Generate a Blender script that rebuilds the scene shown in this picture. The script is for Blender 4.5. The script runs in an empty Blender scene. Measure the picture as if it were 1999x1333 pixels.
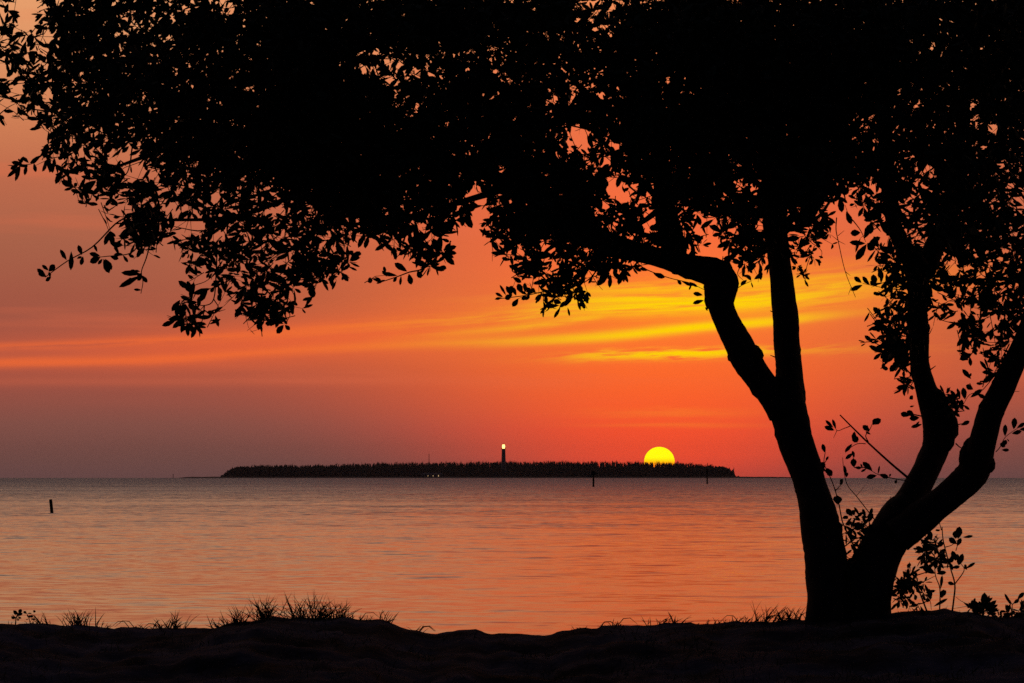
import bpy, math, random
import numpy as np
from mathutils import Vector, Matrix

# ------------------------------------------------------------------ camera, world, sun, exposure
S = bpy.context.scene
C = S.collection
R = math.radians
F = 6434.0                      # focal length in pixels of the 1999 px wide photograph
CX, CY, EYE = 999.5, 666.5, 928.5
CAMZ = 0.89
PITCH = math.atan((EYE - CY) / F)
REARTH = 7.4e6
WATER = -0.70

cam = bpy.data.cameras.new('camera')
camo = bpy.data.objects.new('camera', cam)
C.objects.link(camo)
cam.sensor_width = 36.0
cam.lens = F / 1999 * 36
cam.clip_start = 0.1
cam.clip_end = 200000
camo.location = (0, 0, CAMZ)
camo.rotation_euler = (R(90) + PITCH, 0, 0)
S.camera = camo
S.view_settings.view_transform = 'Standard'
S.view_settings.look = 'None'
S.view_settings.exposure = 0
S.view_settings.gamma = 1
S.view_settings.use_curve_mapping = False
S.cycles.max_bounces = 5
S.cycles.volume_bounces = 0
S.cycles.sample_clamp_indirect = 2.0
S.cycles.use_denoising = False

SUN_AZ = math.atan((1287 - CX) / F)
SUN_EL = R(0.28)


class X:
    """tiny expression wrapper round shader sockets"""
    nt = None

    def __init__(s, v):
        s.v = v

    @staticmethod
    def put(sock, a):
        a = a.v if isinstance(a, X) else a
        if hasattr(a, 'is_output'):
            X.nt.links.new(a, sock)
        else:
            sock.default_value = a

    @staticmethod
    def m(op, *a, clamp=False):
        n = X.nt.nodes.new('ShaderNodeMath')
        n.operation = op
        n.use_clamp = clamp
        for i, k in enumerate(a):
            X.put(n.inputs[i], k)
        return X(n.outputs[0])

    def __add__(a, b): return X.m('ADD', a, b)
    __radd__ = __add__
    def __sub__(a, b): return X.m('SUBTRACT', a, b)
    def __rsub__(a, b): return X.m('SUBTRACT', b, a)
    def __mul__(a, b): return X.m('MULTIPLY', a, b)
    __rmul__ = __mul__
    def __truediv__(a, b): return X.m('DIVIDE', a, b)
    def __rtruediv__(a, b): return X.m('DIVIDE', b, a)


def clamp01(a): return X.m('ADD', a, 0.0, clamp=True)
def gauss(d): return X.m('EXPONENT', (d * d) * -1.0)


def smooth(a, lo, hi):
    n = X.nt.nodes.new('ShaderNodeMapRange')
    n.interpolation_type = 'SMOOTHSTEP'
    X.put(n.inputs[0], a)
    n.inputs[1].default_value = lo
    n.inputs[2].default_value = hi
    return X(n.outputs[0])


def curve(a, pts):
    """piecewise curve y(a) from points, any range"""
    xs = [p[0] for p in pts]; ys = [p[1] for p in pts]
    x0, x1, y0, y1 = min(xs), max(xs), min(ys), max(ys)
    n = X.nt.nodes.new('ShaderNodeFloatCurve')
    t = clamp01((a - x0) / (x1 - x0))
    X.put(n.inputs['Value'], t)
    cm = n.mapping
    c = cm.curves[0]
    q = [((x - x0) / (x1 - x0), (y - y0) / max(y1 - y0, 1e-6)) for x, y in pts]
    c.points[0].location = q[0]
    c.points[1].location = q[-1]
    for p in q[1:-1]:
        c.points.new(*p)
    cm.update()
    return X(n.outputs[0]) * (y1 - y0) + y0


def lin(c):
    return tuple(((v / 255) / 12.92 if v / 255 < .04045 else (((v / 255) + .055) / 1.055) ** 2.4) for v in c) + (1.0,)


def ramp(a, pts):
    n = X.nt.nodes.new('ShaderNodeValToRGB')
    X.put(n.inputs[0], a)
    e = n.color_ramp.elements
    e[0].position = pts[0][0]; e[0].color = lin(pts[0][1])
    e[1].position = pts[-1][0]; e[1].color = lin(pts[-1][1])
    for p, c in pts[1:-1]:
        k = e.new(p)
        k.color = lin(c)
    return X(n.outputs[0])


def mixc(f, a, b, mode='MIX'):
    n = X.nt.nodes.new('ShaderNodeMix')
    n.data_type = 'RGBA'
    n.blend_type = mode
    X.put(n.inputs[0], f)
    X.put(n.inputs[6], a)
    X.put(n.inputs[7], b)
    return X(n.outputs[2])


def comb(x, y, z):
    n = X.nt.nodes.new('ShaderNodeCombineXYZ')
    for i, k in enumerate((x, y, z)):
        X.put(n.inputs[i], k)
    return X(n.outputs[0])


def noise(vec, scale=1.0, detail=2.0, rough=.5, out=0, dist=0.0):
    n = X.nt.nodes.new('ShaderNodeTexNoise')
    if vec is not None:
        X.put(n.inputs['Vector'], vec)
    n.inputs['Scale'].default_value = scale
    n.inputs['Detail'].default_value = detail
    n.inputs['Roughness'].default_value = rough
    n.inputs['Distortion'].default_value = dist
    return X(n.outputs[out])


def build_world():
    w = bpy.data.worlds.new('World')
    S.world = w
    w.use_nodes = True
    nt = w.node_tree
    nt.nodes.clear()
    X.nt = nt
    tc = nt.nodes.new('ShaderNodeTexCoord')
    sp = nt.nodes.new('ShaderNodeSeparateXYZ')
    nt.links.new(tc.outputs['Generated'], sp.inputs[0])
    x, y, z = (X(o) for o in sp.outputs)
    hyp = X.m('SQRT', x * x + y * y)
    az = X.m('ARCTAN2', x, y)
    el = X.m('MAXIMUM', (z / hyp) * F, 0.0)          # elevation, 6434 units = tan 45 deg
    U = az * F + CX                                  # azimuth in the same unit
    t = el / (el + 700.0)

    def P(e): return e / (e + 700.0)
    far = ramp(t, [(P(e), c) for e, c in FAR])
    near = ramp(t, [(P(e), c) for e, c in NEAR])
    # glow round the sunset; its unseen upper part is reddened to tint the water
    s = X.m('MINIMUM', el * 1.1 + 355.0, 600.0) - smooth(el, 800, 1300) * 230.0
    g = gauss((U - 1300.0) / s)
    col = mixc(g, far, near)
    # --- streaks of thin cloud, drawn out along slanting lines
    A = curve(U, [(-400, 690), (0, 680), (300, 667), (500, 655), (800, 631), (950, 622), (1100, 607), (1300, 597), (1450, 591), (1600, 577), (1750, 562), (2000, 545), (2400, 520)])
    B = curve(U, [(-400, 722), (0, 711), (300, 703), (500, 689), (800, 672), (1000, 665), (1200, 655), (1300, 645), (1400, 636), (1500, 629), (1600, 618), (1800, 600), (2400, 560)])
    H = EYE - el
    sl = H - A
    n1 = noise(comb(U / 420.0, sl / 17.0, 0.0), 1.0, 4.0, .55)
    n2 = noise(comb(U / 90.0 + 7.0, sl / 9.0, 3.0), 1.0, 3.0, .6)
    n3 = noise(comb(U / 900.0, H / 60.0, 9.0), 1.0, 3.0, .5)
    wob = (n1 - 0.5) * 16.0 + (n2 - .5) * 7.0
    st = smooth(n1 * .65 + n2 * .35, .38, .54)
    aA = curve(U, [(-400, .25), (0, .5), (500, .72), (900, .85), (1100, 1), (1500, 1), (1650, .85), (1800, .5), (2000, .3), (2400, .2)])
    wA = curve(U, [(-400, 9), (0, 11), (500, 15), (900, 19), (1100, 22), (1350, 25), (1700, 28), (2400, 28)])
    fine = noise(comb(U / 260.0 + 3.0, sl / 5.0, 21.0), 1.0, 3.0, .5)
    wob2 = (n1 - .5) * 9.0
    aU = curve(U, [(700, 0), (1000, .35), (1150, .95), (1500, 1), (1700, .8), (1850, .4), (2100, .1), (2400, 0)])
    aV = curve(U, [(700, 0), (820, .45), (950, .8), (1100, .75), (1200, .3), (1300, 0), (2400, 0)])
    Vc = curve(U, [(700, 662), (850, 652), (950, 645), (1050, 634), (1150, 620), (1300, 606), (2400, 600)])
    bA = gauss((H - A + wob2) / (wA * .68)) * aA * (smooth(fine, .22, .55) * .4 + .6)
    bA = X.m('MAXIMUM', bA, gauss((H - A + 15.0 + wob2 * 1.3) / 11.0) * aU * (smooth(fine, .25, .58) * .4 + .6))
    bA = X.m('MAXIMUM', bA, gauss((H - Vc + wob2) / 8.0) * aV)
    bA = X.m('MAXIMUM', bA, gauss((H - A + 34.0 + wob * 1.2) / 11.0) * aU * .6)
    aB = curve(U, [(-400, .4), (0, .75), (500, .75), (900, .8), (1200, .95), (1450, .95), (1600, .6), (1800, .15), (2400, 0)])
    bB = gauss((H - B + wob * .5) / 9.5) * aB
    aC = curve(U, [(900, 0), (1050, .12), (1150, .75), (1250, .95), (1400, .95), (1500, .6), (1600, .3), (1800, .12), (2400, .0)])
    Cc = curve(U, [(900, 706), (1100, 700), (1200, 694), (1350, 692), (1450, 688), (1700, 683), (2400, 680)])
    bC = gauss((H - Cc + (n2 - .5) * 26.0) / 9.0) * aC * smooth(n2, .3, .55)
    mid = (A + B) * .5
    aZ = curve(U, [(-400, .15), (0, .3), (500, .75), (900, .85), (1300, .7), (1600, .45), (2000, .15), (2400, .1)])
    bZ = gauss((H - mid) / 44.0) * aZ
    aY = curve(U, [(500, 0), (900, .15), (1100, .45), (1350, .7), (1600, .7), (1800, .45), (2100, .15), (2400, 0)])
    bY = gauss((H - A + 18.0 + wob) / 48.0) * aY * (st * .5 + .5)
    aD = gauss((U - 1310.0) / 150.0)
    bD = (gauss((H - 806.0 + (n2 - .5) * 20.0) / 9.0) * .5 + gauss((H - 829.0 + (n1 - .5) * 14.0) / 5.0) * .45) * aD
    # faint wide streaks over the whole low sky
    aE = smooth(el, 120, 220) * (1.0 - smooth(el, 900, 1500))
    bE = smooth(n3, .5, .72) * aE * .28
    bG = gauss((H - 745.0 + (n3 - .5) * 20.0) / 9.0) * curve(U, [(-400, .1), (0, .16), (600, .18), (900, .1), (2000, .0), (2400, 0)])
    gc = gauss((U - 1360.0) / 400.0)
    ccol = mixc(gc, lin((242, 106, 52)), lin((255, 214, 0)))
    soft = mixc(gc, lin((236, 98, 54)), lin((255, 126, 42)))
    col = mixc(clamp01(bE + bG), col, lin((232, 110, 72)))
    col = mixc(clamp01(bZ + bD), col, soft)
    col = mixc(clamp01(bY), col, mixc(gc, lin((246, 118, 52)), lin((255, 150, 32))))
    col = mixc(clamp01((bA * (st * .75 + .25)) + bB + bC), col, ccol)
    # the sky away from the sunset is deep dusk blue
    wf = smooth(X.m('COSINE', az - SUN_AZ), -0.1, 0.9)
    col = mixc(wf, (0.006, 0.0065, 0.014, 1), col)
    # physical dusk sky adds a trace on top
    sky = nt.nodes.new('ShaderNodeTexSky')
    sky.sky_type = 'NISHITA'
    sky.sun_disc = False
    sky.sun_elevation = SUN_EL
    sky.sun_rotation = SUN_AZ
    bg2 = nt.nodes.new('ShaderNodeBackground')
    nt.links.new(sky.outputs[0], bg2.inputs[0])
    bg2.inputs[1].default_value = 0.002
    bg = nt.nodes.new('ShaderNodeBackground')
    X.put(bg.inputs[0], col)
    bg.inputs[1].default_value = 1.0
    add = nt.nodes.new('ShaderNodeAddShader')
    nt.links.new(bg.outputs[0], add.inputs[0])
    nt.links.new(bg2.outputs[0], add.inputs[1])
    out = nt.nodes.new('ShaderNodeOutputWorld')
    nt.links.new(add.outputs[0], out.inputs[0])


FAR = [(0, (104, 74, 73)), (30, (112, 76, 72)), (100, (130, 80, 72)), (175, (152, 80, 68)), (250, (158, 82, 68)), (350, (160, 86, 68)),
       (450, (166, 96, 73)), (580, (188, 105, 75)), (680, (205, 124, 84)), (928, (230, 158, 108)), (1300, (228, 168, 126)),
       (2200, (176, 146, 132)), (4500, (100, 92, 104)), (12000, (38, 42, 62))]
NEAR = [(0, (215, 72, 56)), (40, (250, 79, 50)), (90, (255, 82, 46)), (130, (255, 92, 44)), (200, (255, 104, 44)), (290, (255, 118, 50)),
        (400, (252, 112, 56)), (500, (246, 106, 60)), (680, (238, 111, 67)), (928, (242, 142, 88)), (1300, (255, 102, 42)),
        (2200, (236, 102, 66)), (4500, (100, 92, 104)), (12000, (38, 42, 62))]  # unseen upper rows are made redder to put a glow on the water
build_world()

sl = bpy.data.lights.new('sunlight', 'SUN')
sl.energy = 0.0004
sl.angle = R(0.53)
sl.color = (1.0, 0.62, 0.25)
slo = bpy.data.objects.new('sunlight', sl)
C.objects.link(slo)
slo.rotation_euler = (R(90) + SUN_EL * -1 + 0, 0, 0)
d = Vector((math.sin(SUN_AZ) * math.cos(SUN_EL), math.cos(SUN_AZ) * math.cos(SUN_EL), math.sin(SUN_EL)))
slo.rotation_euler = d.to_track_quat('Z', 'Y').to_euler()


# ------------------------------------------------------------------ helpers
def at(px, py, Y):
    """the world point at distance Y seen at photo pixel (px, py)"""
    x = (px - CX) / F
    u = (CY - py) / F
    dy = math.cos(PITCH) - u * math.sin(PITCH)
    dz = math.sin(PITCH) + u * math.cos(PITCH)
    return Vector((x / dy * Y, Y, CAMZ + dz / dy * Y))


def sea(Y, x=0.0):
    return WATER - (Y * Y + x * x) / (2 * REARTH)


def tag(o, label=None, cat=None, group=None, kind=None):
    if label: o['label'] = label
    if cat: o['category'] = cat
    if group: o['group'] = group
    if kind: o['kind'] = kind
    return o


def empty(name, loc=(0, 0, 0)):
    o = bpy.data.objects.new(name, None)
    o.empty_display_size = .2
    C.objects.link(o)
    o.location = loc
    return o


class MB:
    def __init__(s):
        s.v = []; s.f = []

    def add(s, verts, faces):
        b = len(s.v)
        s.v += [tuple(v) for v in verts]
        s.f += [tuple(i + b for i in f) for f in faces]

    def box(s, c, d, rz=0.0):
        cx, cy, cz = c; dx, dy, dz = (k / 2 for k in d)
        cr, sr = math.cos(rz), math.sin(rz)
        vs = [(cx + a * dx * cr - b * dy * sr, cy + a * dx * sr + b * dy * cr, cz + e * dz) for e in (-1, 1) for a, b in ((-1, -1), (1, -1), (1, 1), (-1, 1))]
        s.add(vs, [(3, 2, 1, 0), (4, 5, 6, 7), (0, 1, 5, 4), (1, 2, 6, 5), (2, 3, 7, 6), (3, 0, 4, 7)])

    def tube(s, pts, rad, sides=6, rough=0.0, cap=True, rnd=None, lump=0.0):
        pts = [Vector(p) for p in pts]
        n = len(pts)
        up = Vector((0, 1, 0.1)).normalized()
        rings = []
        ph = [((rnd or random).uniform(0, 6.28), (rnd or random).uniform(0, 6.28)) for _ in range(4)]
        L = 0.0
        for i, p in enumerate(pts):
            tdir = (pts[min(i + 1, n - 1)] - pts[max(i - 1, 0)])
            if i: L += (p - pts[i - 1]).length
            tdir = tdir.normalized() if tdir.length > 1e-9 else Vector((0, 0, 1))
            a = tdir.cross(up)
            if a.length < 1e-3: a = tdir.cross(Vector((1, 0, 0)))
            a.normalize(); b = a.cross(tdir).normalized()
            ring = []
            for k in range(sides):
                th = 2 * math.pi * k / sides
                r = rad[i]
                if lump:
                    r *= 1 + lump * (math.sin(L * 9 + th * 2 + ph[0][0]) * .5 + math.sin(L * 23 + th * 3 + ph[1][0]) * .3 + math.sin(L * 5 - th + ph[2][0]) * .5)
                if rough:
                    r *= 1 + (rnd or random).uniform(-rough, rough)
                ring.append(p + (a * math.cos(th) + b * math.sin(th)) * r)
            rings.append(ring)
        vs = [v for r in rings for v in r]
        fs = []
        for i in range(n - 1):
            for k in range(sides):
                k2 = (k + 1) % sides
                fs.append((i * sides + k, i * sides + k2, (i + 1) * sides + k2, (i + 1) * sides + k))
        if cap:
            fs.append(tuple(range(sides - 1, -1, -1)))
            fs.append(tuple((n - 1) * sides + k for k in range(sides)))
        s.add(vs, fs)

    def build(s, name, mat, parent=None, smooth=False):
        me = bpy.data.meshes.new(name)
        me.from_pydata(s.v, [], s.f)
        me.materials.append(mat)
        if smooth:
            me.polygons.foreach_set('use_smooth', [True] * len(me.polygons))
        me.update()
        o = bpy.data.objects.new(name, me)
        C.objects.link(o)
        if parent is not None:
            o.parent = parent
            o.matrix_parent_inverse = Matrix.Translation(-Vector(parent.location))
        return o


def spline(pts, n):
    """Catmull-Rom through rows of numbers, n steps per span"""
    P = np.array(pts, float)
    Q = np.vstack([2 * P[0] - P[1], P, 2 * P[-1] - P[-2]])
    out = []
    for i in range(1, len(Q) - 2):
        p0, p1, p2, p3 = Q[i - 1], Q[i], Q[i + 1], Q[i + 2]
        for k in range(n):
            t = k / n
            out.append(.5 * ((2 * p1) + (-p0 + p2) * t + (2 * p0 - 5 * p1 + 4 * p2 - p3) * t * t + (-p0 + 3 * p1 - 3 * p2 + p3) * t ** 3))
    out.append(Q[-2])
    return np.array(out)


def principled(name, col, rough=.8, spec=.3, var=None, bump=None, scale=8.0):
    m = bpy.data.materials.new(name)
    m.use_nodes = True
    nt = m.node_tree
    X.nt = nt
    b = nt.nodes['Principled BSDF']
    b.inputs['Roughness'].default_value = rough
    b.inputs['Specular IOR Level'].default_value = spec
    tc = nt.nodes.new('ShaderNodeTexCoord')
    v = X(tc.outputs['Object'])
    if var:
        n = noise(v, scale, 5, .6)
        X.put(b.inputs['Base Color'], mixc(smooth(n, .3, .7), (*col, 1), (*var, 1)))
    else:
        b.inputs['Base Color'].default_value = (*col, 1)
    if bump:
        bn = nt.nodes.new('ShaderNodeBump')
        bn.inputs['Strength'].default_value = bump
        bn.inputs['Distance'].default_value = .02
        X.put(bn.inputs['Height'], noise(v, scale * 3, 6, .65))
        nt.links.new(bn.outputs[0], b.inputs['Normal'])
    return m


def emitter(name, col, strength):
    m = bpy.data.materials.new(name)
    m.use_nodes = True
    b = m.node_tree.nodes['Principled BSDF']
    b.inputs['Base Color'].default_value = (0, 0, 0, 1)
    b.inputs['Specular IOR Level'].default_value = 0
    b.inputs['Emission Color'].default_value = (*col, 1)
    b.inputs['Emission Strength'].default_value = strength
    return m


M_BARK = principled('bark', (.075, .06, .05), .95, .1, (.04, .032, .028), .6, 14)
M_LEAF = principled('leaf', (.045, .06, .03), .7, .15, (.03, .045, .022), None, 3)
M_GRASS = principled('grass_blade', (.04, .05, .03), .8, .05, (.06, .06, .04), None, 6)
M_SAND = principled('dark_sand', (.055, .062, .105), .95, .01, (.006, .007, .010), .8, 2.2)
M_ISLE = principled('island_sand', (.10, .09, .08), .95, .1, (.07, .065, .06), None, .05)
M_PINE = principled('pine_foliage', (.04, .045, .035), .95, .05, (.03, .036, .03), None, .2)
M_WOOD = principled('weathered_wood', (.05, .04, .034), .9, .1, (.03, .025, .02), .4, 6)
M_STONE = principled('tower_brick', (.30, .29, .28), .9, .1, (.24, .23, .23), None, .6)
M_METAL = principled('dark_metal', (.05, .05, .055), .6, .3)
M_WALL = principled('cottage_wall', (.25, .24, .22), .9, .1, (.2, .19, .18), None, .6)
M_ROOF = principled('cottage_roof', (.16, .16, .17), .8, .1, (.12, .12, .13), None, .6)
M_BOARD = principled('marker_board', (.05, .05, .05), .7, .2)

# ------------------------------------------------------------------ sun
bpy_s = MB()
D = 45000.0
sc = Vector((math.tan(SUN_AZ) * D, D, CAMZ + (EYE - 901.0) / F * D))
rr = 29.8 / F * D
nu, nv = 64, 32
vs = [(sc.x + rr * math.sin(math.pi * j / nv) * math.cos(2 * math.pi * i / nu), sc.y + rr * math.sin(math.pi * j / nv) * math.sin(2 * math.pi * i / nu), sc.z + rr * .965 * math.cos(math.pi * j / nv)) for j in range(nv + 1) for i in range(nu)]
fs = [(j * nu + i, (j + 1) * nu + i, (j + 1) * nu + (i + 1) % nu, j * nu + (i + 1) % nu) for j in range(nv) for i in range(nu)]
bpy_s.add(vs, fs)
m_sun = emitter('sun_fire', (1.0, .93, 0.0), 1.35)
X.nt = m_sun.node_tree
_g = X.nt.nodes.new('ShaderNodeNewGeometry')
_s = X.nt.nodes.new('ShaderNodeSeparateXYZ')
X.nt.links.new(_g.outputs['Position'], _s.inputs[0])
# the low limb of the sun is reddened by the air
X.put(X.nt.nodes['Principled BSDF'].inputs['Emission Color'], mixc(smooth(X(_s.outputs[2]), sc.z - rr * .3, sc.z + rr * .35), (1.0, .2, 0.0, 1), (1.0, .93, 0.0, 1)))
tag(bpy_s.build('sun', m_sun, None, True), 'bright yellow setting sun half hidden behind the treetops of the island', 'sun')

# ------------------------------------------------------------------ water


def build_water():
    ys = [21]
    while ys[-1] < 5900:
        ys.append(ys[-1] * 1.05)
    xs = np.concatenate([-np.geomspace(1.0, .01, 16), [0], np.geomspace(.01, 1.0, 16)]) * 1.2
    v = []
    for y in ys:
        for x in xs:
            X_ = x * (y + 60)
            v.append((X_, y, WATER - (y * y + X_ * X_) / (2 * REARTH)))
    n = len(xs)
    f = [(j * n + i, j * n + i + 1, (j + 1) * n + i + 1, (j + 1) * n + i) for j in range(len(ys) - 1) for i in range(n - 1)]
    m = bpy.data.materials.new('sea_water')
    m.use_nodes = True
    nt = m.node_tree
    X.nt = nt
    b = nt.nodes['Principled BSDF']
    b.inputs['Base Color'].default_value = (.03, .032, .034, 1)
    b.inputs['Roughness'].default_value = .09
    b.inputs['IOR'].default_value = 1.65
    geo = nt.nodes.new('ShaderNodeNewGeometry')
    sp = nt.nodes.new('ShaderNodeSeparateXYZ')
    nt.links.new(geo.outputs['Position'], sp.inputs[0])
    x, y = X(sp.outputs[0]), X(sp.outputs[1])
    pos = comb(x, y, 0.0)
    pos2 = comb(x * .6, y * 1.0, 4.0)
    a = noise(pos2, 2.0, 3.0, .6, 1)          # wavelets
    c = noise(comb(x * .5, y, 11.0), .3, 3.0, .55, 1)           # longer swell
    gust = noise(comb(x * .25, y, 2.0), .045, 3.0, .6)
    gust2 = noise(comb(x * .45, y * .8, 5.0), .9, 4.0, .65)

    def ctr(s, i):
        q = nt.nodes.new('ShaderNodeSeparateColor')
        X.put(q.inputs[0], s)
        return X(q.outputs[i]) - .5
    rough = curve(y, WROUGH)
    rough = rough * (smooth(gust, .3, .7) * .6 + .7) * (smooth(gust2, .32, .68) * .75 + .6)
    sx = (ctr(a, 0) * 1.0 + ctr(c, 0) * .5) * rough
    sy = X.m('ABSOLUTE', (ctr(a, 1) * 1.0 + ctr(c, 1) * .45) * rough) + curve(y, [(20, .016), (60, .02), (110, .026), (200, .05), (400, .1), (1000, .14)])   # shoreward faces of the wavelets
    nn = nt.nodes.new('ShaderNodeVectorMath')
    nn.operation = 'NORMALIZE'
    X.put(nn.inputs[0], comb(sx, sy * -1.0, 1.0))
    nt.links.new(nn.outputs[0], b.inputs['Normal'])
    mb = MB(); mb.add(v, f)
    return tag(mb.build('water', m, None, True), 'calm sea under the sunset reaching to the horizon', None, None, 'structure')


WROUGH = [(20, .35), (45, .45), (80, .78), (130, 1.25), (220, 1.9), (400, 2.4), (800, 2.8), (3000, 3.2)]
build_water()

# ------------------------------------------------------------------ ground
CREST = [(-900, 1222), (-300, 1218), (0, 1217), (100, 1220), (250, 1226), (300, 1227), (420, 1224), (470, 1213), (530, 1204), (600, 1208), (680, 1206), (745, 1210), (800, 1229), (850, 1239),
         (900, 1233), (925, 1231), (960, 1237), (1000, 1235), (1060, 1239), (1120, 1232), (1180, 1223), (1250, 1219), (1350, 1217), (1400, 1216), (1500, 1213), (1575, 1209),
         (1730, 1197), (1790, 1192), (1840, 1190), (1880, 1194), (1930, 1203), (1999, 1208), (2300, 1212), (2900, 1216)]
CRX = np.array([c[0] for c in CREST], float)
CRZ = np.array([at(0, c[1], 20.0).z for c in CREST])
_r = np.random.RandomState(5)
_tab = _r.rand(256, 256)


def vnoise(x, y):
    xi, yi = math.floor(x), math.floor(y)
    fx, fy = x - xi, y - yi
    fx = fx * fx * (3 - 2 * fx); fy = fy * fy * (3 - 2 * fy)
    t = _tab
    a = t[xi % 256, yi % 256]; b = t[(xi + 1) % 256, yi % 256]; c = t[xi % 256, (yi + 1) % 256]; d_ = t[(xi + 1) % 256, (yi + 1) % 256]
    return (a + (b - a) * fx) * (1 - fy) + (c + (d_ - c) * fx) * fy


def ground_z(x, y):
    px = x / 20.0 * F + CX
    zc = np.interp(px, CRX, CRZ)
    if y < 20:
        t = 20 - y
        z = zc - .035 * t - .0035 * t * t
        amp = min(1.0, t / .8)
        z += amp * ((vnoise(x * 1.3, y * 1.3) - .5) * .09 + (vnoise(x * 4 + 9, y * 4) - .5) * .05 + (vnoise(x * 11, y * 9) - .5) * .025)
        z += (vnoise(x * 14 + 40, 3.0) - .5) * .02 + (vnoise(x * 31 + 7, y * 20) - .5) * .012
        if y < 14: z = max(z, -1.2)
    else:
        t = y - 20
        z = zc - .06 * t - .028 * t * t
        z += ((vnoise(x * 14 + 40, 3.0) - .5) * .02 + (vnoise(x * 31 + 7, y * 20) - .5) * .012) * math.exp(-t * 2)
        z = max(z, -2.5)
    return z


def build_ground():
    ys = [-60, -30, -12, -4, 0, 4, 8, 11, 13] + list(np.arange(14, 19.5, .09)) + list(np.arange(19.5, 20.6, .05)) + [20.8, 21.2, 21.8, 22.5, 23.5, 25, 28, 34]
    xs = [-60, -30, -15, -9, -6] + list(np.arange(-4, 4.001, .035)) + [6, 9, 15, 30, 60]
    v = [(x, y, ground_z(x, y)) for y in ys for x in xs]
    n = len(xs)
    f = [(j * n + i, j * n + i + 1, (j + 1) * n + i + 1, (j + 1) * n + i) for j in range(len(ys) - 1) for i in range(n - 1)]
    mb = MB(); mb.add(v, f)
    tag(mb.build('ground', M_SAND, None, True), 'dark sandy shore bank in the foreground', None, None, 'structure')


build_ground()


def gpt(px, Y=20.0, sink=.02):
    x = (px - CX) / F * Y
    return Vector((x, Y, ground_z(x, Y) - sink))


# ------------------------------------------------------------------ leaves
class Leaves:
    PROF = [(0, 0.0), (.22, .55), (.55, 1.0), (.82, .74), (1.0, 0.0)]

    def __init__(s):
        s.d = []

    def leaf(s, base, dirv, nrm, L, W, droop=.1):
        s.d.append((*base, *dirv, *nrm, L, W, droop))

    def build(s, mb):
        if not s.d: return
        A = np.array(s.d)
        b, dv, nv = A[:, 0:3], A[:, 3:6], A[:, 6:9]
        L, W, dr = A[:, 9:10], A[:, 10:11], A[:, 11:12]
        dv = dv / np.linalg.norm(dv, axis=1, keepdims=True)
        side = np.cross(dv, nv)
        side /= np.maximum(np.linalg.norm(side, axis=1, keepdims=True), 1e-9)
        nn = np.cross(side, dv)
        st = []
        for t, w in s.PROF:
            c = b + dv * L * t - nn * L * dr * t * t
            if w == 0:
                st.append(c)
            else:
                st.append(c + side * W * .5 * w); st.append(c - side * W * .5 * w)
        V = np.stack(st, 1)            # n, 8, 3
        n = len(A)
        base = len(mb.v)
        mb.v += [tuple(q) for q in V.reshape(-1, 3).tolist()]
        for i in range(n):
            o = base + i * 8
            mb.f += [(o, o + 1, o + 2), (o + 2, o + 1, o + 3, o + 4), (o + 4, o + 3, o + 5, o + 6), (o + 6, o + 5, o + 7)]


def rdir(rnd):
    while True:
        v = Vector((rnd.uniform(-1, 1), rnd.uniform(-1, 1), rnd.uniform(-1, 1)))
        if .05 < v.length < 1: return v.normalized()


PXM = 20.0 / F      # metres per photo pixel at the tree


def spray(parent, twigs=(), leaves=(), clusters=(), Y=20.0, seed=0, name='leafy_twig', mat=None):
    """twigs: (points px, radius px); leaves: (x0,y0,x1,y1[,w]) base to tip; clusters: (cx,cy,n,spread,length)"""
    rnd = random.Random(seed)
    mb = MB(); lv = Leaves()
    k = Y / F
    for pts, r in twigs:
        q = spline(pts, 4) if len(pts) > 2 else np.array(pts, float)
        n = len(q)
        dy = 0.0; P = []
        for p in q:
            dy += rnd.uniform(-.02, .02)
            P.append(at(p[0], p[1], Y + dy))
        mb.tube(P, [r * k * .5 * (1 - .55 * i / max(n - 1, 1)) for i in range(n)], 5)
    for l in leaves:
        x0, y0, x1, y1 = l[:4]
        a = at(x0, y0, Y + rnd.uniform(-.02, .02)); b = at(x1, y1, Y + rnd.uniform(-.035, .035))
        dv = b - a
        W = l[4] * k if len(l) > 4 else dv.length * rnd.uniform(.34, .44)
        nr = Vector((rnd.uniform(-.35, .35), -1, rnd.uniform(-.35, .35)))
        lv.leaf(a, dv, nr, dv.length, W, rnd.uniform(-.12, .12))
    for cx, cy, n, sp, L in clusters:
        m = max(1, int(n / 5))
        for i in range(m):
            ox = cx + rnd.gauss(0, sp * .45); oy = cy + rnd.gauss(0, sp * .45)
            if i == 0: ox, oy = cx, cy
            c = at(ox, oy, Y + rnd.uniform(-.12, .12))
            if i:
                c0 = at(cx, cy, Y)
                mb.tube([c0, (c0 + c) / 2 + rdir(rnd) * .01, c], [1.0 * k, .8 * k, .6 * k], 4)
            for j in range(max(1, round(n / m))):
                dv = rdir(rnd); dv.y *= .6
                dv.z -= .15
                dv.normalize()
                nr = dv.cross(rdir(rnd))
                nr.y -= .5
                ll = L * k * rnd.uniform(.6, 1.15)
                lv.leaf(c + dv * .006, dv, nr, ll, ll * rnd.uniform(.3, .42), rnd.uniform(-.15, .2))
    lv.build(mb)
    return mb.build(name, mat or M_LEAF, parent)


# ------------------------------------------------------------------ the big shore tree
def px3(row):      # (px, py, width px, depth)
    p = at(row[0], row[1], row[3])
    return p, row[2] * row[3] / F * .5


LIMB_PTS = []


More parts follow.
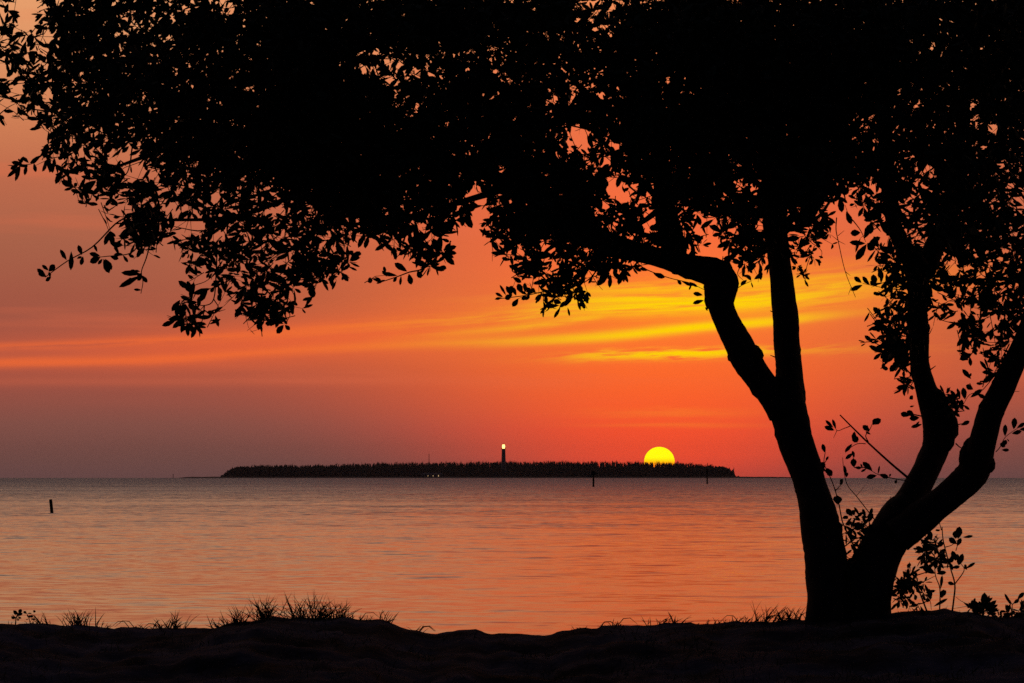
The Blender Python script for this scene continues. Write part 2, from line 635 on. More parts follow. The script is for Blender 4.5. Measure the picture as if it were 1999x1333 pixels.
def limb(parent, name, rows, sides=14, lump=.075, rough=.018, knobs=(), seed=1, n=6):
    rnd = random.Random(seed)
    q = spline(rows, n)
    P = []; Rr = []
    for r in q:
        p, w = px3(r)
        P.append(p); Rr.append(max(w, .002))
        LIMB_PTS.append((r[0], r[1], r[3], r[2]))
    mb = MB()
    mb.tube(P, Rr, sides, rough, True, rnd, lump)
    for kx, ky, kr, kY in knobs:
        c = at(kx, ky, kY); r = kr * kY / F
        nu, nv = 9, 6
        vs = [];
        for j in range(nv + 1):
            for i in range(nu):
                a, b = math.pi * j / nv, 2 * math.pi * i / nu
                s = r * rnd.uniform(.85, 1.1)
                vs.append((c.x + s * math.sin(a) * math.cos(b), c.y + s * math.sin(a) * math.sin(b), c.z + 1.35 * s * math.cos(a)))
        mb.add(vs, [(j * nu + i, j * nu + (i + 1) % nu, (j + 1) * nu + (i + 1) % nu, (j + 1) * nu + i) for j in range(nv) for i in range(nu)])
    if sides > 8:      # broken twig stubs and flakes of bark
        for _ in range(max(3, len(P) // 7)):
            i = rnd.randrange(1, len(P) - 1)
            if Rr[i] < .02: continue
            sg = rnd.choice((-1, 1))
            t_ = (P[i + 1] - P[i - 1]).normalized()
            sd = Vector((t_.z, 0, -t_.x)) * sg
            c = P[i] + sd * Rr[i] * .9
            if rnd.random() < .75:
                L_ = rnd.uniform(.002, .009)
                mb.tube([c - t_ * .05, c + sd * L_, c + t_ * .055], [.006, .009, .004], 5)
            else:
                mb.tube([c, c + (sd + t_ * .5) * rnd.uniform(.015, .045)], [.005, .002], 5)
    return mb.build(name, M_BARK, parent, True)


tree = empty('shore_tree', gpt(1650, 20.0, 0))
tag(tree, 'huge dark spreading tree with two forked trunks on the shore bank at right', 'tree')

limb(tree, 'trunk', [(1608, 1290, 100, 20.0), (1612, 1205, 84, 20.0), (1613, 1150, 80, 20.0), (1613, 1100, 81, 20), (1607, 1050, 77, 20), (1597, 1000, 73, 20), (1584, 950, 65, 20.02), (1566, 900, 67, 20.04),
                     (1549, 850, 67, 20.05), (1537, 800, 73, 20.05), (1530, 770, 76, 20.05), (1535, 740, 66, 20.05)],
     knobs=[(1584, 1128, 12, 20), (1632, 1035, 14, 20)], seed=3)
limb(tree, 'limb', [(1540, 810, 56, 20.1), (1543, 770, 60, 20.12), (1542, 730, 55, 20.2), (1538, 690, 53, 20.25), (1535, 650, 51, 20.3), (1531, 600, 48, 20.35), (1525, 550, 46, 20.4), (1520, 500, 46, 20.5), (1514, 450, 46, 20.6),
                    (1513, 400, 46, 20.7), (1511, 340, 42, 20.8), (1506, 250, 38, 20.9), (1500, 150, 34, 21), (1488, 20, 28, 21.1), (1470, -140, 20, 21.2), (1455, -300, 10, 21.2)], seed=4)
limb(tree, 'limb', [(1525, 810, 54, 20.0), (1508, 775, 56, 19.98), (1482, 740, 54, 19.95), (1457, 700, 57, 19.9), (1432, 650, 53, 19.85), (1411, 605, 52, 19.8), (1405, 575, 62, 19.8), (1408, 548, 64, 19.8), (1393, 533, 60, 19.8),
                    (1365, 526, 50, 19.8), (1335, 517, 44, 19.8), (1300, 508, 38, 19.8), (1250, 493, 40, 19.75), (1200, 480, 46, 19.7), (1150, 455, 44, 19.65), (1080, 410, 38, 19.6), (1000, 365, 30, 19.5), (900, 320, 25, 19.4),
                    (780, 290, 21, 19.3), (650, 265, 17, 19.3), (520, 255, 14, 19.3), (400, 270, 11, 19.3), (300, 300, 8, 19.3), (215, 330, 5, 19.3)],
     knobs=[(1476, 694, 15, 19.9), (1421, 553, 24, 19.8), (1430, 696, 10, 19.9), (1416, 532, 17, 19.8), (1396, 560, 22, 19.85)], seed=5)
limb(tree, 'limb', [(1325, 530, 30, 19.85), (1318, 490, 46, 19.9), (1308, 450, 46, 20), (1298, 400, 42, 20.1), (1290, 330, 36, 20.2), (1280, 230, 30, 20.3), (1262, 120, 24, 20.4), (1240, 0, 18, 20.5), (1220, -150, 10, 20.5)], seed=6)
limb(tree, 'trunk', [(1688, 1290, 124, 20.05), (1687, 1215, 106, 20.05), (1692, 1150, 100, 20.05), (1707, 1105, 88, 20.07), (1735, 1050, 84, 20.1), (1760, 1012, 88, 20.1), (1785, 985, 70, 20.1)],
     knobs=[(1735, 1016, 14, 20.1), (1706, 1050, 14, 20.05), (1660, 1120, 16, 20.05), (1738, 1112, 12, 20.1)], seed=7)
limb(tree, 'limb', [(1752, 1030, 66, 20.15), (1772, 990, 64, 20.15), (1793, 950, 57, 20.2), (1814, 905, 54, 20.25), (1828, 870, 54, 20.3), (1830, 835, 58, 20.3), (1822, 800, 52, 20.3), (1804, 750, 42, 20.3), (1795, 700, 38, 20.3), (1794, 650, 40, 20.3), (1792, 600, 38, 20.3),
                    (1793, 555, 44, 20.3), (1792, 525, 50, 20.3), (1775, 500, 42, 20.25), (1757, 470, 32, 20.2), (1745, 440, 30, 20.2), (1739, 400, 30, 20.15), (1733, 350, 29, 20.1), (1728, 260, 25, 20), (1722, 140, 21, 20), (1716, 0, 17, 20), (1708, -150, 10, 20)],
     knobs=[(1850, 832, 24, 20.25), (1846, 856, 20, 20.25), (1828, 782, 20, 20.3), (1808, 640, 9, 20.3), (1782, 600, 8, 20.3)], seed=8)
limb(tree, 'limb', [(1796, 545, 36, 20.35), (1812, 510, 44, 20.4), (1826, 480, 42, 20.45), (1842, 440, 34, 20.5), (1856, 380, 28, 20.6), (1868, 300, 24, 20.7), (1885, 200, 20, 20.8), (1905, 80, 16, 20.9), (1920, -80, 10, 21)], seed=9)
limb(tree, 'limb', [(1750, 1045, 72, 20.0), (1790, 1015, 70, 19.98), (1830, 985, 58, 19.95), (1868, 956, 58, 19.9), (1898, 925, 62, 19.88), (1910, 895, 62, 19.85), (1920, 855, 55, 19.8), (1936, 800, 50, 19.75), (1960, 750, 46, 19.7), (1983, 700, 44, 19.65), (2005, 650, 42, 19.6),
                    (2030, 590, 38, 19.6), (2070, 500, 34, 19.6), (2120, 380, 28, 19.6), (2180, 220, 20, 19.6), (2240, 40, 10, 19.6)],
     knobs=[(1890, 896, 21, 19.85), (1894, 876, 16, 19.85), (1930, 905, 14, 19.85)], seed=10)

# smaller branches running through the crown
rb = random.Random(77)
BR = [((1000, 365), (760, 430), (560, 440)), ((900, 320), (700, 200), (420, 120)), ((1080, 410), (1010, 430), (965, 470)), ((1200, 480), (1150, 520), (1125, 575)), ((1150, 455), (1080, 480), (1040, 520)),
      ((780, 290), (640, 350), (470, 420), (290, 430), (225, 437)), ((650, 265), (420, 250), (200, 230), (40, 210)), ((520, 255), (300, 160), (110, 60)), ((1298, 400), (1200, 300), (1080, 180)), ((1290, 330), (1180, 230), (1060, 60)),
      ((1280, 230), (1350, 120), (1400, 20)), ((1511, 340), (1420, 260), (1360, 150)), ((1513, 400), (1440, 380), (1390, 420)), ((1506, 250), (1590, 180), (1640, 80)), ((1514, 450), (1590, 430), (1640, 360)),
      ((1733, 350), (1680, 330), (1640, 300)), ((1728, 260), (1790, 160), (1820, 40)), ((1739, 400), (1790, 340), (1840, 260)), ((1842, 440), (1920, 400), (1990, 330)), ((1856, 380), (1940, 300), (2010, 180)),
      ((2070, 500), (1990, 520), (1900, 570)), ((2120, 380), (2020, 420), (1940, 480)), ((2100, 430), (2230, 330), (2330, 260)), ((1080, 410), (960, 240), (820, 80)), ((900, 320), (860, 160), (760, 30)),
      ((560, 440), (500, 500), (440, 520)), ((560, 440), (600, 500), (640, 520)), ((760, 430), (820, 460), (850, 500)), ((470, 420), (400, 450), (330, 440)), ((420, 250), (260, 270), (120, 290)),
      ((1130, 262), (1080, 240), (1020, 250)), ((1298, 400), (1240, 440), (1200, 420)), ((1350, 520), (1352, 480), (1335, 440)), ((1400, 515), (1450, 480), (1480, 440)), ((1480, 440), (1440, 400), (1400, 380)), ((1185, 345), (1230, 365), (1290, 400))]
for i, pts in enumerate(BR):
    near = min(LIMB_PTS, key=lambda q: (q[0] - pts[0][0]) ** 2 + (q[1] - pts[0][1]) ** 2)      # grow out of the nearest limb
    dYb = rb.uniform(-.9, .9) if i not in (3, 4, 2) else 0
    w0 = min(14, near[3] * .7)
    pts = ((near[0], near[1]),) + tuple(pts[1:])
    rows = [(p[0], p[1], w0 * (1 - .85 * k / (len(pts) - 1)), near[2] + dYb * k / (len(pts) - 1)) for k, p in enumerate(pts)]
    limb(tree, 'branch', rows, 6, .1, .0, (), 100 + i, 5)

# crown: density of foliage over the crown, one figure per 50 px cell (columns from px -100, rows from py -300)
TAU = {'0': 0, '1': .25, '2': .5, '3': .85, '4': 1.25, '5': 1.75, '6': 2.5, '7': 3.4, '8': 4.9, '9': 7.5}
ROWS = [
    # y0..  40 columns, px 0..2000
    "4687777787899878999988858799999999999979999"[:40],
    "4578888988999878988777767899999999887888",
    "4678888787999856567777888778998999887878"[:40],
    "5788888887999977777777667778998978887788"[:40],
    "2688778888999998878766778899978698877677"[:40],
    "0465557889999999887776468879999877767867"[:40],
    "0133446778899998887777655777789987667877"[:40],
    "0013365567778888885477764587569965546775"[:40],
    "0000275565667767624777657634996533257765"[:40],
    "0000253465664365202567866433785431147865"[:40],
    "0000000133466540131034552000030101356665",
    "0000000324542000000124310000000000253555",
    "0000000424420000000001000000000000443454",
    "0000000000000000000000000000000000340323",
    "0000000000000000000000000000000000130020",
]
GR = []
for y in range(6):
    k = "3"
    GR.append("34" + ("5" * 40) + "54321")
def shift(r, a, b, d):
    return ''.join(str(min(9, max(1, int(c) + d))) if a <= i < b and c != '0' else c for i, c in enumerate(r))


for k in range(5): ROWS[k] = shift(ROWS[k], 1, 11, -1)
for k in range(4, 10): ROWS[k] = shift(ROWS[k], 19, 28, 1)
for k in range(7): ROWS[k] = shift(ROWS[k], 27, 33, 1)
for k in range(9, 13): ROWS[k] = shift(ROWS[k], 5, 14, -1)
for r in ROWS:
    assert len(r) == 40, (len(r), r)
    GR.append(("34" if r[0] > '3' else "23" if r[0] > '1' else "00") + r + (r[-1] + "5443" if r[-1] > '1' else "00000"))
DEN = np.array([[TAU[c] for c in r[:47]] for r in [g.ljust(47, '0') for g in GR]])
DEN_X0, DEN_Y0 = -100, -300


def dens(px, py):
    gx = (px - DEN_X0) / 50 - .5; gy = (py - DEN_Y0) / 50 - .5
    x0 = int(math.floor(gx)); y0 = int(math.floor(gy))
    fx, fy = gx - x0, gy - y0
    H_, W_ = DEN.shape

    def g(x, y):
        return DEN[min(max(y, 0), H_ - 1), min(max(x, 0), W_ - 1)]
    return (g(x0, y0) * (1 - fx) + g(x0 + 1, y0) * fx) * (1 - fy) + (g(x0, y0 + 1) * (1 - fx) + g(x0 + 1, y0 + 1) * fx) * fy


HOLES = [(1130, 262, 30, 20), (1200, 290, 16, 14), (1180, 318, 18, 18), (1205, 355, 24, 12), (1212, 385, 14, 14), (1195, 375, 10, 16), (1268, 425, 12, 22), (1205, 435, 14, 14), (1018, 378, 20, 10), (716, 140, 14, 14), (758, 158, 12, 10),
         (805, 150, 18, 8), (845, 145, 12, 9), (1205, 12, 14, 14), (1180, 58, 14, 8), (45, 8, 22, 14), (55, 45, 18, 20), (8, 132, 14, 14), (28, 145, 16, 8), (90, 78, 14, 10), (598, 408, 14, 14), (522, 420, 16, 10), (545, 412, 8, 10),
         (930, 385, 22, 20), (940, 420, 20, 22), (1655, 440, 40, 30), (1635, 400, 18, 10), (1710, 370, 12, 8), (1940, 250, 14, 7), (1985, 395, 12, 16), (1762, 400, 8, 20), (1475, 370, 8, 18), (1390, 440, 26, 14), (1430, 445, 18, 16),
         (1392, 480, 34, 22), (1480, 440, 10, 24), (1262, 445, 10, 22), (1220, 470, 25, 9), (1065, 485, 18, 16), (1110, 478, 12, 10), (1138, 486, 12, 8), (250, 300, 22, 14), (262, 330, 20, 26), (325, 375, 12, 14), (420, 385, 16, 12),
         (350, 445, 16, 14), (1600, 520, 34, 60), (1860, 525, 10, 12), (880, 560, 90, 60), (920, 500, 40, 50), (720, 505, 40, 34), (420, 470, 14, 12), (385, 440, 14, 14), (1840, 580, 12, 14), (1912, 620, 12, 18),
         (1845, 680, 36, 70), (1940, 620, 16, 14), (1180, 400, 8, 12), (1345, 500, 8, 12), (1690, 520, 16, 30), (1650, 600, 40, 60), (60, 260, 30, 30), (14, 210, 18, 26)]


HOLES = [(a, b, c * (1 if c > 38 else .7 if 1100 < a < 1290 else .8), d_ * (1 if c > 38 else .7 if 1100 < a < 1290 else .8)) for a, b, c, d_ in HOLES]


def in_hole(px, py):
    for hx, hy, a, b in HOLES:
        if ((px - hx) / a) ** 2 + ((py - hy) / b) ** 2 < 1: return True
    return False


def proj(p):
    dx, dy, dz = p[0], p[1], p[2] - CAMZ
    f = dy * math.cos(PITCH) + dz * math.sin(PITCH)
    u = -dy * math.sin(PITCH) + dz * math.cos(PITCH)
    return CX + F * dx / f, CY - F * u / f


def build_crown():
    rnd = random.Random(2024)
    mb = MB(); lv = Leaves()
    H_, W_ = DEN.shape
    count = 0
    for gy in range(H_):
        for gx in range(W_):
            tau = DEN[gy, gx]
            x0 = DEN_X0 + gx * 50; y0 = DEN_Y0 + gy * 50
            inside = 0 <= x0 < 2000 and y0 >= -50
            if tau == 0: continue
            tw = tau * 2500 / 150.0 / 8.0 * 2.9
            n = int(tw) + (rnd.random() < tw - int(tw))
            for _ in range(n):
                px = x0 + rnd.uniform(0, 50); py = y0 + rnd.uniform(0, 50)
                cl = vnoise(px / 42 + 5, py / 42 + 60)
                if rnd.random() > (.35 + 1.15 * cl): continue
                Y = rnd.uniform(18.5, 21.7)
                if tau < 2.6: Y = rnd.uniform(19.2, 20.6)
                c = at(px, py, Y)
                td = rdir(rnd); td.z -= .35; td.x += (-.25 if px < 1500 else .1)
                td.normalize()
                TL = rnd.uniform(.12, .26)
                a = c - td * TL * .5
                sag = rdir(rnd) * .02
                pts = [a, c + sag, c + td * TL * .5]
                mxy = [proj(p) for p in pts]
                if any(in_hole(*q) for q in mxy): continue
                if min(dens(*q) for q in mxy) < .2: continue
                mb.tube(pts, [.0035, .0025, .0015], 3, cap=False)
                nl = rnd.randint(8, 12)
                for j in range(nl):
                    if j > nl - 5:
                        b = pts[2]
                        s_ = .75
                    else:
                        t = (j + 1) / nl
                        b = a + (pts[2] - a) * t + sag * (1 - abs(2 * t - 1))
                        s_ = 1.1
                    dv = (td + rdir(rnd) * s_).normalized()
                    L = rnd.choice((1, 1, .8)) * rnd.uniform(.055, .105); W = L * rnd.uniform(.28, .42)
                    q = proj(b + dv * L * .6); q2 = proj(b + dv * L)
                    if (in_hole(*q) or in_hole(*q2)) and rnd.random() < .8: continue
                    dl = dens(*q2)
                    if dl < .25 or rnd.random() > dl / tau * 1.2: continue
                    nr = dv.cross(rdir(rnd))
                    lv.leaf(b, dv, nr, L, W, rnd.uniform(-.05, .2))
                    count += 1
    lv.build(mb)
    print('crown leaves', count)
    mb.build('crown', M_LEAF, tree)


build_crown()

# hanging and reaching twigs at the edge of the crown: (twigs, leaves, clusters, depth)
SPR = [
    ([([(255, 420), (225, 437), (180, 482), (132, 509), (88, 541)], 4), ([(275, 470), (255, 494), (210, 500), (180, 503)], 3)],
     [(90, 540, 72, 524), (92, 540, 74, 534), (95, 530, 108, 516, 13), (95, 528, 82, 517), (100, 540, 90, 548), (98, 542, 96, 530), (130, 508, 118, 486, 9), (128, 505, 120, 498), (139, 490, 140, 528, 12), (160, 498, 153, 478, 10), (162, 500, 158, 518, 9), (150, 505, 160, 500),
      (196, 502, 175, 512, 14), (196, 500, 174, 494, 10), (202, 505, 213, 533, 14), (205, 505, 219, 526, 12), (200, 505, 192, 515), (215, 500, 232, 505, 10), (190, 492, 184, 478, 6), (240, 496, 222, 497, 9), (250, 495, 262, 504, 8), (240, 498, 250, 512)],
     [(270, 465, 20, 22, 28), (255, 440, 14, 20, 28), (300, 455, 14, 20, 26)], 19.6),
    ([([(292, 480), (285, 505), (276, 530), (279, 550), (275, 573)], 3)],
     [(276, 535, 236, 531, 12), (274, 538, 233, 561, 12), (270, 533, 255, 528, 10), (276, 537, 288, 552, 9), (262, 545, 248, 550, 13), (276, 566, 261, 565, 6), (274, 530, 262, 528), (277, 532, 268, 548, 12)], [], 19.6),
    ([([(424, 470), (422, 530), (417, 584), (399, 596), (375, 592)], 3.5), ([(417, 584), (426, 598), (427, 608)], 2.5), ([(399, 596), (396, 620), (390, 640)], 3), ([(375, 590), (372, 562), (400, 550), (420, 535)], 2.5), ([(427, 608), (440, 604)], 2), ([(399, 596), (385, 612)], 2)],
     [(372, 566, 348, 548, 12), (374, 568, 366, 548, 9), (375, 572, 396, 570, 10), (352, 585, 335, 608, 12), (425, 575, 430, 588, 9), (424, 568, 434, 566, 8), (420, 615, 427, 638, 8), (418, 612, 404, 608, 10), (415, 612, 403, 622), (428, 560, 434, 572)],
     [(360, 590, 10, 12, 26), (362, 620, 22, 20, 28), (385, 632, 16, 14, 28), (345, 625, 8, 8, 26), (410, 530, 16, 18, 24), (380, 515, 14, 16, 24), (362, 478, 8, 8, 22), (400, 500, 14, 16, 26), (415, 480, 12, 12, 26)], 19.5),
    ([([(88, 285), (80, 302), (66, 318), (42, 322)], 3)],
     [(66, 318, 70, 336, 8), (42, 322, 14, 346, 9), (40, 324, 30, 354, 8), (46, 322, 22, 316, 10), (42, 320, 36, 310, 8), (52, 320, 48, 342, 8), (58, 318, 72, 312, 9), (36, 322, 20, 330, 10), (56, 318, 44, 306, 8)], [(35, 325, 8, 6, 24)], 19.3),
    ([([(268, 250), (258, 288), (254, 318), (246, 340), (226, 352)], 4), ([(258, 288), (280, 285)], 2.5), ([(0, 222), (15, 210), (30, 202)], 2.5)],
     [(244, 340, 221, 370, 10), (262, 260, 248, 268, 8), (252, 285, 238, 298, 9), (240, 345, 225, 340)], [(262, 250, 12, 12, 24)], 19.4),
    ([([(205, 300), (196, 330), (188, 350)], 3)],
     [(188, 352, 160, 372, 17), (188, 350, 203, 382, 8), (190, 348, 210, 360, 12), (186, 350, 158, 344, 9), (192, 345, 222, 348, 12), (150, 340, 120, 330, 9), (186, 346, 178, 332)], [(205, 335, 24, 20, 28), (150, 318, 16, 16, 26), (170, 330, 14, 12, 26), (225, 340, 14, 12, 26)], 19.4),
    ([([(835, 500), (825, 524), (799, 531), (775, 540), (736, 553)], 4)],
     [(776, 538, 745, 533, 9), (752, 535, 750, 518, 7), (752, 546, 734, 553, 6), (775, 541, 768, 550, 7), (783, 538, 781, 557, 6), (798, 534, 803, 556, 12), (795, 530, 770, 513, 13), (815, 528, 822, 543, 12), (812, 524, 818, 500), (756, 540, 745, 528, 6)],
     [(838, 520, 16, 14, 28), (825, 490, 22, 20, 30), (855, 500, 18, 16, 30), (800, 480, 16, 18, 28), (860, 465, 18, 20, 30), (820, 450, 16, 20, 30)], 19.5),
    ([([(880, 470), (870, 490), (866, 486)], 3)], [(866, 488, 892, 481, 11), (862, 492, 874, 504, 14), (858, 520, 872, 524, 10), (866, 490, 880, 474)], [(850, 515, 8, 8, 26)], 19.5),
    ([([(565, 560), (560, 590), (550, 600), (566, 614), (556, 632)], 3), ([(540, 560), (525, 590), (520, 600)], 3), ([(565, 560), (575, 580), (570, 602)], 2)],
     [(554, 632, 532, 624, 9), (556, 630, 551, 617, 9), (554, 634, 539, 651, 13), (556, 634, 566, 644, 9), (538, 595, 534, 612, 8), (545, 600, 526, 612), (520, 602, 500, 600, 9), (505, 604, 498, 620, 8), (500, 605, 480, 612, 10), (486, 604, 482, 620), (612, 560, 610, 582, 12), (604, 560, 607, 578, 9)],
     [(505, 600, 14, 12, 26), (540, 590, 12, 10, 26), (480, 580, 10, 10, 26), (500, 560, 18, 20, 26), (560, 555, 20, 20, 28), (600, 552, 16, 14, 28), (530, 530, 20, 26, 28), (610, 520, 18, 20, 28), (470, 590, 8, 8, 24), (590, 520, 16, 16, 28)], 19.4),
    ([([(655, 480), (668, 505), (660, 530), (640, 545)], 3)], [(655, 540, 641, 548, 12), (685, 500, 702, 502, 9), (690, 505, 695, 492), (680, 520, 697, 528, 5), (660, 540, 643, 540, 8), (678, 498, 690, 488, 10)],
     [(672, 510, 18, 16, 26), (665, 530, 10, 8, 24), (640, 500, 16, 18, 28), (655, 470, 16, 18, 28)], 19.6),
    ([([(880, 330), (900, 380), (905, 415)], 3)], [(906, 418, 922, 444, 15), (904, 420, 902, 442, 11), (908, 415, 930, 398, 15), (900, 410, 884, 424, 12), (905, 400, 918, 385, 12), (895, 395, 900, 375)], [(890, 395, 18, 18, 30), (880, 430, 20, 20, 30), (875, 420, 14, 14, 30)], 19.6),
    ([([(1128, 555), (1110, 564), (1080, 565), (1029, 576), (966, 584)], 3.5)],
     [(982, 580, 967, 571, 7), (988, 577, 976, 555, 6), (1000, 578, 988, 558, 10), (1008, 577, 1000, 560, 9), (1020, 573, 1010, 553, 13), (1025, 571, 1025, 550, 9), (1034, 572, 1028, 560, 7), (1046, 572, 1036, 562, 9), (1000, 576, 985, 583, 12), (1012, 583, 1000, 599, 11), (1029, 578, 1018, 585, 9), (980, 581, 966, 584, 6)],
     [(1100, 560, 8, 8, 24)], 19.6),
    ([([(1135, 560), (1116, 582), (1096, 596), (1083, 618)], 3), ([(1060, 568), (1052, 578)], 2)],
     [(1096, 592, 1080, 586, 12), (1092, 596, 1062, 598, 10), (1066, 600, 1054, 612, 6), (1110, 585, 1092, 600, 9), (1108, 600, 1113, 618, 5), (1127, 585, 1133, 606, 6), (1058, 572, 1048, 590, 7), (1064, 572, 1068, 592, 8), (1108, 575, 1086, 562, 11), (1094, 600, 1082, 620, 7), (1134, 570, 1128, 590, 14)],
     [(1120, 570, 12, 10, 28), (1075, 540, 22, 22, 28), (1050, 505, 22, 20, 28), (1100, 520, 22, 22, 28), (1028, 507, 8, 8, 26), (1120, 545, 16, 14, 28), (1040, 520, 12, 12, 26)], 19.6),
    ([([(1235, 505), (1260, 525), (1305, 542), (1345, 552), (1376, 566)], 2.5), ([(1170, 520), (1155, 540), (1140, 552)], 4)],
     [(1275, 533, 1298, 542, 11), (1265, 528, 1250, 524, 8), (1330, 548, 1352, 558, 7), (1240, 518, 1222, 528, 9), (1322, 545, 1330, 556, 7), (1345, 550, 1362, 560, 6), (1350, 555, 1345, 566, 4), (1372, 576, 1353, 572, 9), (1374, 586, 1352, 592, 9), (1376, 600, 1382, 606, 5)],
     [(1235, 520, 8, 8, 24)], 19.75),
    ([([(1190, 495), (1185, 520), (1190, 535)], 3)], [(1190, 532, 1166, 557, 14), (1192, 535, 1190, 562, 9), (1196, 530, 1215, 548, 11), (1185, 525, 1165, 535, 14), (1180, 530, 1172, 550, 11)], [(1190, 515, 24, 18, 32), (1210, 520, 14, 12, 28), (1165, 505, 18, 18, 30)], 19.6),
    ([([(1434, 566), (1450, 556), (1468, 548)], 2), ([(1445, 520), (1440, 535), (1452, 548)], 2)],
     [(1466, 548, 1458, 535, 10), (1472, 545, 1490, 534, 10), (1468, 528, 1472, 512, 12), (1458, 546, 1446, 556, 9), (1470, 528, 1462, 510, 10), (1466, 550, 1470, 562, 3), (1465, 540, 1450, 538)],
     [(1455, 515, 12, 10, 26), (1475, 480, 14, 14, 28), (1440, 500, 8, 8, 26), (1465, 460, 14, 16, 28), (1430, 470, 10, 10, 30), (1410, 455, 8, 14, 26), (1370, 478, 7, 7, 22)], 20.0),
    ([([(1345, 500), (1352, 485), (1340, 462), (1350, 440)], 6)], [], [], 20.0),
    ([([(1633, 425), (1632, 448), (1636, 469), (1650, 530), (1670, 580)], 2.5), ([(1650, 530), (1660, 538)], 1.5), ([(1636, 469), (1622, 458)], 1.5), ([(1636, 460), (1648, 450)], 1.5), ([(1662, 560), (1656, 575)], 1.5), ([(1636, 470), (1650, 477)], 1.5)], [], [], 20.2),
    ([([(1665, 430), (1680, 450), (1690, 472)], 2.5), ([(1665, 430), (1655, 415), (1650, 400)], 2)],
     [(1687, 466, 1700, 436, 16), (1690, 475, 1657, 474, 12), (1692, 476, 1670, 509, 15), (1693, 474, 1706, 488, 17), (1696, 474, 1719, 463, 12), (1700, 474, 1717, 478, 10), (1680, 454, 1660, 455, 14), (1652, 412, 1662, 438, 12), (1710, 425, 1686, 430, 11), (1708, 428, 1720, 418, 9), (1716, 420, 1722, 436)],
     [(1685, 395, 20, 16, 28), (1712, 410, 10, 8, 22)], 19.5),
    ([([(1556, 440), (1580, 470), (1604, 490), (1598, 512)], 2), ([(1590, 480), (1575, 520), (1572, 555)], 2)],
     [(1598, 500, 1607, 503, 5), (1598, 505, 1600, 520, 5), (1570, 545, 1578, 560, 5), (1572, 540, 1562, 530, 7)],
     [(1575, 460, 26, 24, 18), (1600, 440, 20, 22, 18), (1578, 500, 18, 14, 16), (1565, 535, 14, 10, 15), (1555, 520, 8, 8, 15), (1560, 480, 14, 12, 18), (1620, 455, 8, 10, 16), (1612, 425, 12, 12, 18)], 20.8),
    ([([(1765, 566), (1735, 563), (1717, 560), (1684, 553)], 2.5)],
     [(1684, 556, 1660, 567, 10), (1682, 552, 1667, 540, 10), (1698, 556, 1682, 540, 11), (1708, 557, 1705, 535, 14), (1712, 558, 1698, 548, 12), (1735, 562, 1730, 535, 8), (1740, 565, 1726, 570, 6)],
     [(1724, 518, 18, 14, 24), (1740, 505, 20, 14, 26), (1745, 560, 8, 7, 20), (1750, 530, 12, 10, 24)], 20.1),
    ([([(1770, 575), (1760, 600), (1748, 625), (1735, 650), (1733, 665)], 3), ([(1755, 610), (1765, 640)], 2)],
     [(1738, 640, 1696, 642, 10), (1735, 638, 1703, 630, 9), (1725, 635, 1720, 625, 8), (1733, 630, 1728, 622), (1750, 585, 1738, 572, 9), (1745, 600, 1724, 602, 7), (1745, 615, 1726, 612, 9)],
     [(1738, 600, 12, 8, 22), (1745, 625, 10, 8, 22), (1758, 640, 12, 12, 22), (1740, 660, 12, 10, 24), (1765, 590, 10, 8, 22), (1770, 620, 10, 10, 22)], 20.1),
    ([([(1778, 730), (1764, 715), (1751, 700), (1735, 685), (1704, 668), (1680, 669)], 3.5), ([(1751, 700), (1755, 680), (1745, 665)], 2)],
     [(1704, 668, 1688, 655, 9), (1700, 670, 1716, 665), (1712, 675, 1722, 688, 10), (1722, 688, 1705, 702, 8), (1735, 690, 1728, 712, 9), (1752, 708, 1737, 725, 14), (1690, 668, 1676, 664, 3), (1690, 670, 1680, 676, 3), (1760, 712, 1744, 716), (1742, 690, 1748, 672, 10)],
     [(1752, 680, 22, 16, 24), (1738, 668, 14, 10, 24), (1765, 670, 14, 12, 22), (1760, 700, 10, 8, 24), (1742, 695, 8, 8, 22)], 20.1),
    ([([(1782, 760), (1768, 752), (1757, 745)], 3)], [(1770, 756, 1750, 757, 12), (1768, 752, 1755, 740, 6), (1782, 780, 1776, 772, 10), (1785, 792, 1776, 794), (1778, 745, 1766, 756)], [(1772, 750, 8, 5, 18)], 20.1),
    ([([(1798, 812), (1780, 808), (1764, 806)], 3)], [(1775, 812, 1758, 806, 12), (1785, 812, 1770, 802, 12), (1795, 815, 1775, 817, 12), (1800, 828, 1778, 834, 8), (1795, 822, 1788, 830)], [], 20.1),
    ([([(1915, 600), (1912, 640), (1906, 678), (1888, 698)], 4), ([(1960, 640), (1964, 668), (1960, 685)], 2)],
     [(1898, 690, 1873, 702, 14), (1894, 692, 1874, 690, 9), (1893, 696, 1895, 714, 8), (1955, 640, 1957, 675, 4), (1966, 640, 1966, 665, 4), (1942, 638, 1928, 655, 7), (1920, 655, 1921, 650), (1870, 628, 1848, 642, 9), (1880, 632, 1870, 640), (1875, 622, 1872, 642, 6)],
     [(1905, 655, 24, 18, 22), (1898, 680, 10, 8, 20), (1945, 600, 20, 18, 24), (1885, 630, 14, 14, 22), (1915, 625, 16, 16, 24), (1965, 625, 14, 12, 24), (1990, 600, 12, 12, 24)], 19.9),
    ([([(1944, 730), (1928, 750), (1914, 764), (1893, 770), (1880, 790), (1868, 806)], 2), ([(1893, 748), (1899, 760)], 2)],
     [(1896, 740, 1878, 720, 10), (1892, 737, 1896, 728, 5), (1900, 760, 1885, 752, 12), (1894, 776, 1917, 760, 10), (1908, 768, 1924, 778, 9), (1884, 780, 1880, 756, 12), (1874, 780, 1870, 756, 8), (1880, 790, 1893, 800, 6), (1876, 796, 1878, 778), (1868, 790, 1852, 770, 12), (1863, 806, 1873, 790)],
